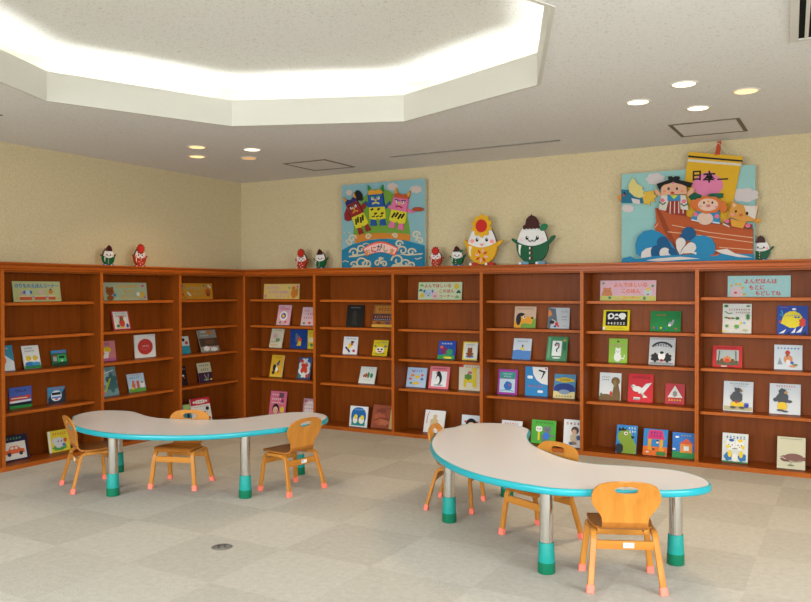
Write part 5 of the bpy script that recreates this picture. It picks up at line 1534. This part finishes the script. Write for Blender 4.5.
# boy with black hair
boy = bpy.data.objects.new('boy_figure', None); C.objects.link(boy); boy.parent = t
piece(t, 'trousers', Q, [('#8f2a24', [(276, 268), (340, 268), (346, 328), (270, 312)])] + [('#cfc0ac', stroke([(286 + 16 * q, 270), (284 + 17 * q, 316)], 4)) for q in range(4)], -.046, -.0305, boy)
piece(t, 'coat', Q, [('#cfc9b8', [(250, 246), (276, 246), (280, 262), (268, 306), (240, 300)]), ('#cfc9b8', [(322, 246), (344, 248), (356, 304), (326, 300)]), ('#2f7fae', [(274, 246), (324, 246), (326, 268), (274, 268)]), ('#b9c83a', [(284, 246), (300, 262), (316, 246)]), ('#dd6a8a', ell(255, 266, 9, 8, 12)), ('#dd6a8a', ell(338, 270, 9, 8, 12)), ('#1a5a3c', stroke([(242, 272), (256, 282), (268, 274)], 5)), ('#1a5a3c', stroke([(326, 278), (338, 288), (352, 280)], 5))], -.050, -.0305, boy)
piece(t, 'arm', Q, [('#d9a07a', [(222, 226), (232, 222), (254, 244), (248, 252), (228, 242)])], -.046, -.030, boy)
piece(t, 'arm', Q, [('#d9a07a', [(346, 240), (364, 220), (378, 222), (374, 236), (352, 252)])], -.046, -.030, boy)
piece(t, 'head', Q, [('#dba482', [(252, 196), (346, 196), (350, 242), (250, 246)]), ('#2a3a5a', ell(280, 222, 5, 6, 10)), ('#2a3a5a', ell(312, 222, 5, 6, 10)), ('#b8322a', ell(295, 238, 8, 5, 10)), ('#d9866e', ell(264, 232, 6, 5, 10)), ('#d9866e', ell(332, 232, 6, 5, 10))], -.062, -.0305, boy)
piece(t, 'hair', Q, [('#14120f', [(232, 204), (280, 188), (276, 176), (292, 174), (298, 180), (306, 174), (322, 176), (318, 188), (370, 200), (360, 218), (330, 206), (298, 198), (262, 208), (242, 224)]), ('#cfc9b8', [(286, 206), (310, 206), (298, 196)]), ('#dd6a8a', ell(298, 202, 5, 4, 10))], -.066, -.0300, boy)
# monkey
mk_ = bpy.data.objects.new('monkey_figure', None); C.objects.link(mk_); mk_.parent = t
piece(t, 'body', Q, [('#2f7fae', [(364, 340), (384, 306), (470, 306), (474, 358)]), ('#d9b8a4', blob(418, 336, 30, 24, 1, 0)), ('#dd6a8a', ell(382, 320, 9, 8, 12)), ('#dd6a8a', ell(462, 328, 9, 8, 12)), ('#cfd4d8', stroke([(366, 340), (392, 346)], 5)), ('#cfd4d8', stroke([(446, 350), (472, 354)], 5))], -.046, -.0305, mk_)
piece(t, 'head', Q, [('#cf6a2c', blob(430, 284, 58, 34, 9, .12)), ('#cf6a2c', ell(376, 282, 14, 18, 14)), ('#cf6a2c', ell(486, 294, 14, 20, 14)), ('#dfb8a0', ell(430, 284, 38, 24, 18)), ('#2a1a18', ell(415, 276, 4, 5, 8)), ('#2a1a18', ell(446, 276, 4, 5, 8)), ('#c86a7a', ell(431, 288, 9, 6, 10)), ('#d9862c', ell(431, 272, 4, 4, 8)), ('#dc8c8c', ell(402, 290, 6, 4, 8)), ('#dc8c8c', ell(460, 292, 6, 4, 8))], -.060, -.0305, mk_)
# dog
dg_ = bpy.data.objects.new('dog_figure', None); C.objects.link(dg_); dg_.parent = t
piece(t, 'body', Q, [('#9a2a2a', [(480, 356), (506, 336), (590, 360), (590, 378), (510, 368)]), ('#d99a2c', [(512, 338), (568, 350), (556, 374), (516, 366)]), ('#cfc9b8', stroke([(484, 356), (508, 368)], 5)), ('#dd6a8a', ell(498, 346, 9, 8, 12)), ('#dd6a8a', ell(574, 364, 9, 8, 12)), ('#1a5a3c', stroke([(488, 350), (500, 358), (510, 352)], 4)), ('#1a5a3c', stroke([(564, 370), (576, 376), (586, 368)], 4))], -.046, -.0305, dg_)
piece(t, 'head', Q, [('#cf8f3c', [(518, 268), (540, 282), (584, 290), (612, 288), (600, 346), (560, 350), (504, 330)]), ('#d6cabc', [(560, 288), (610, 290), (600, 340), (572, 324)]), ('#d6b89a', [(522, 278), (534, 286), (522, 296)]), ('#d6b0a0', [(598, 294), (608, 292), (602, 306)]), ('#1c1614', ell(532, 310, 4, 5, 8)), ('#1c1614', ell(572, 318, 5, 7, 8)), ('#b8632a', ell(550, 324, 8, 6, 10)), ('#dc8c8c', ell(520, 322, 8, 5, 10))], -.060, -.0305, dg_)
piece(t, 'arm', Q, [('#d9902c', [(594, 342), (616, 336), (620, 348), (600, 356)])], -.046, -.030, dg_)
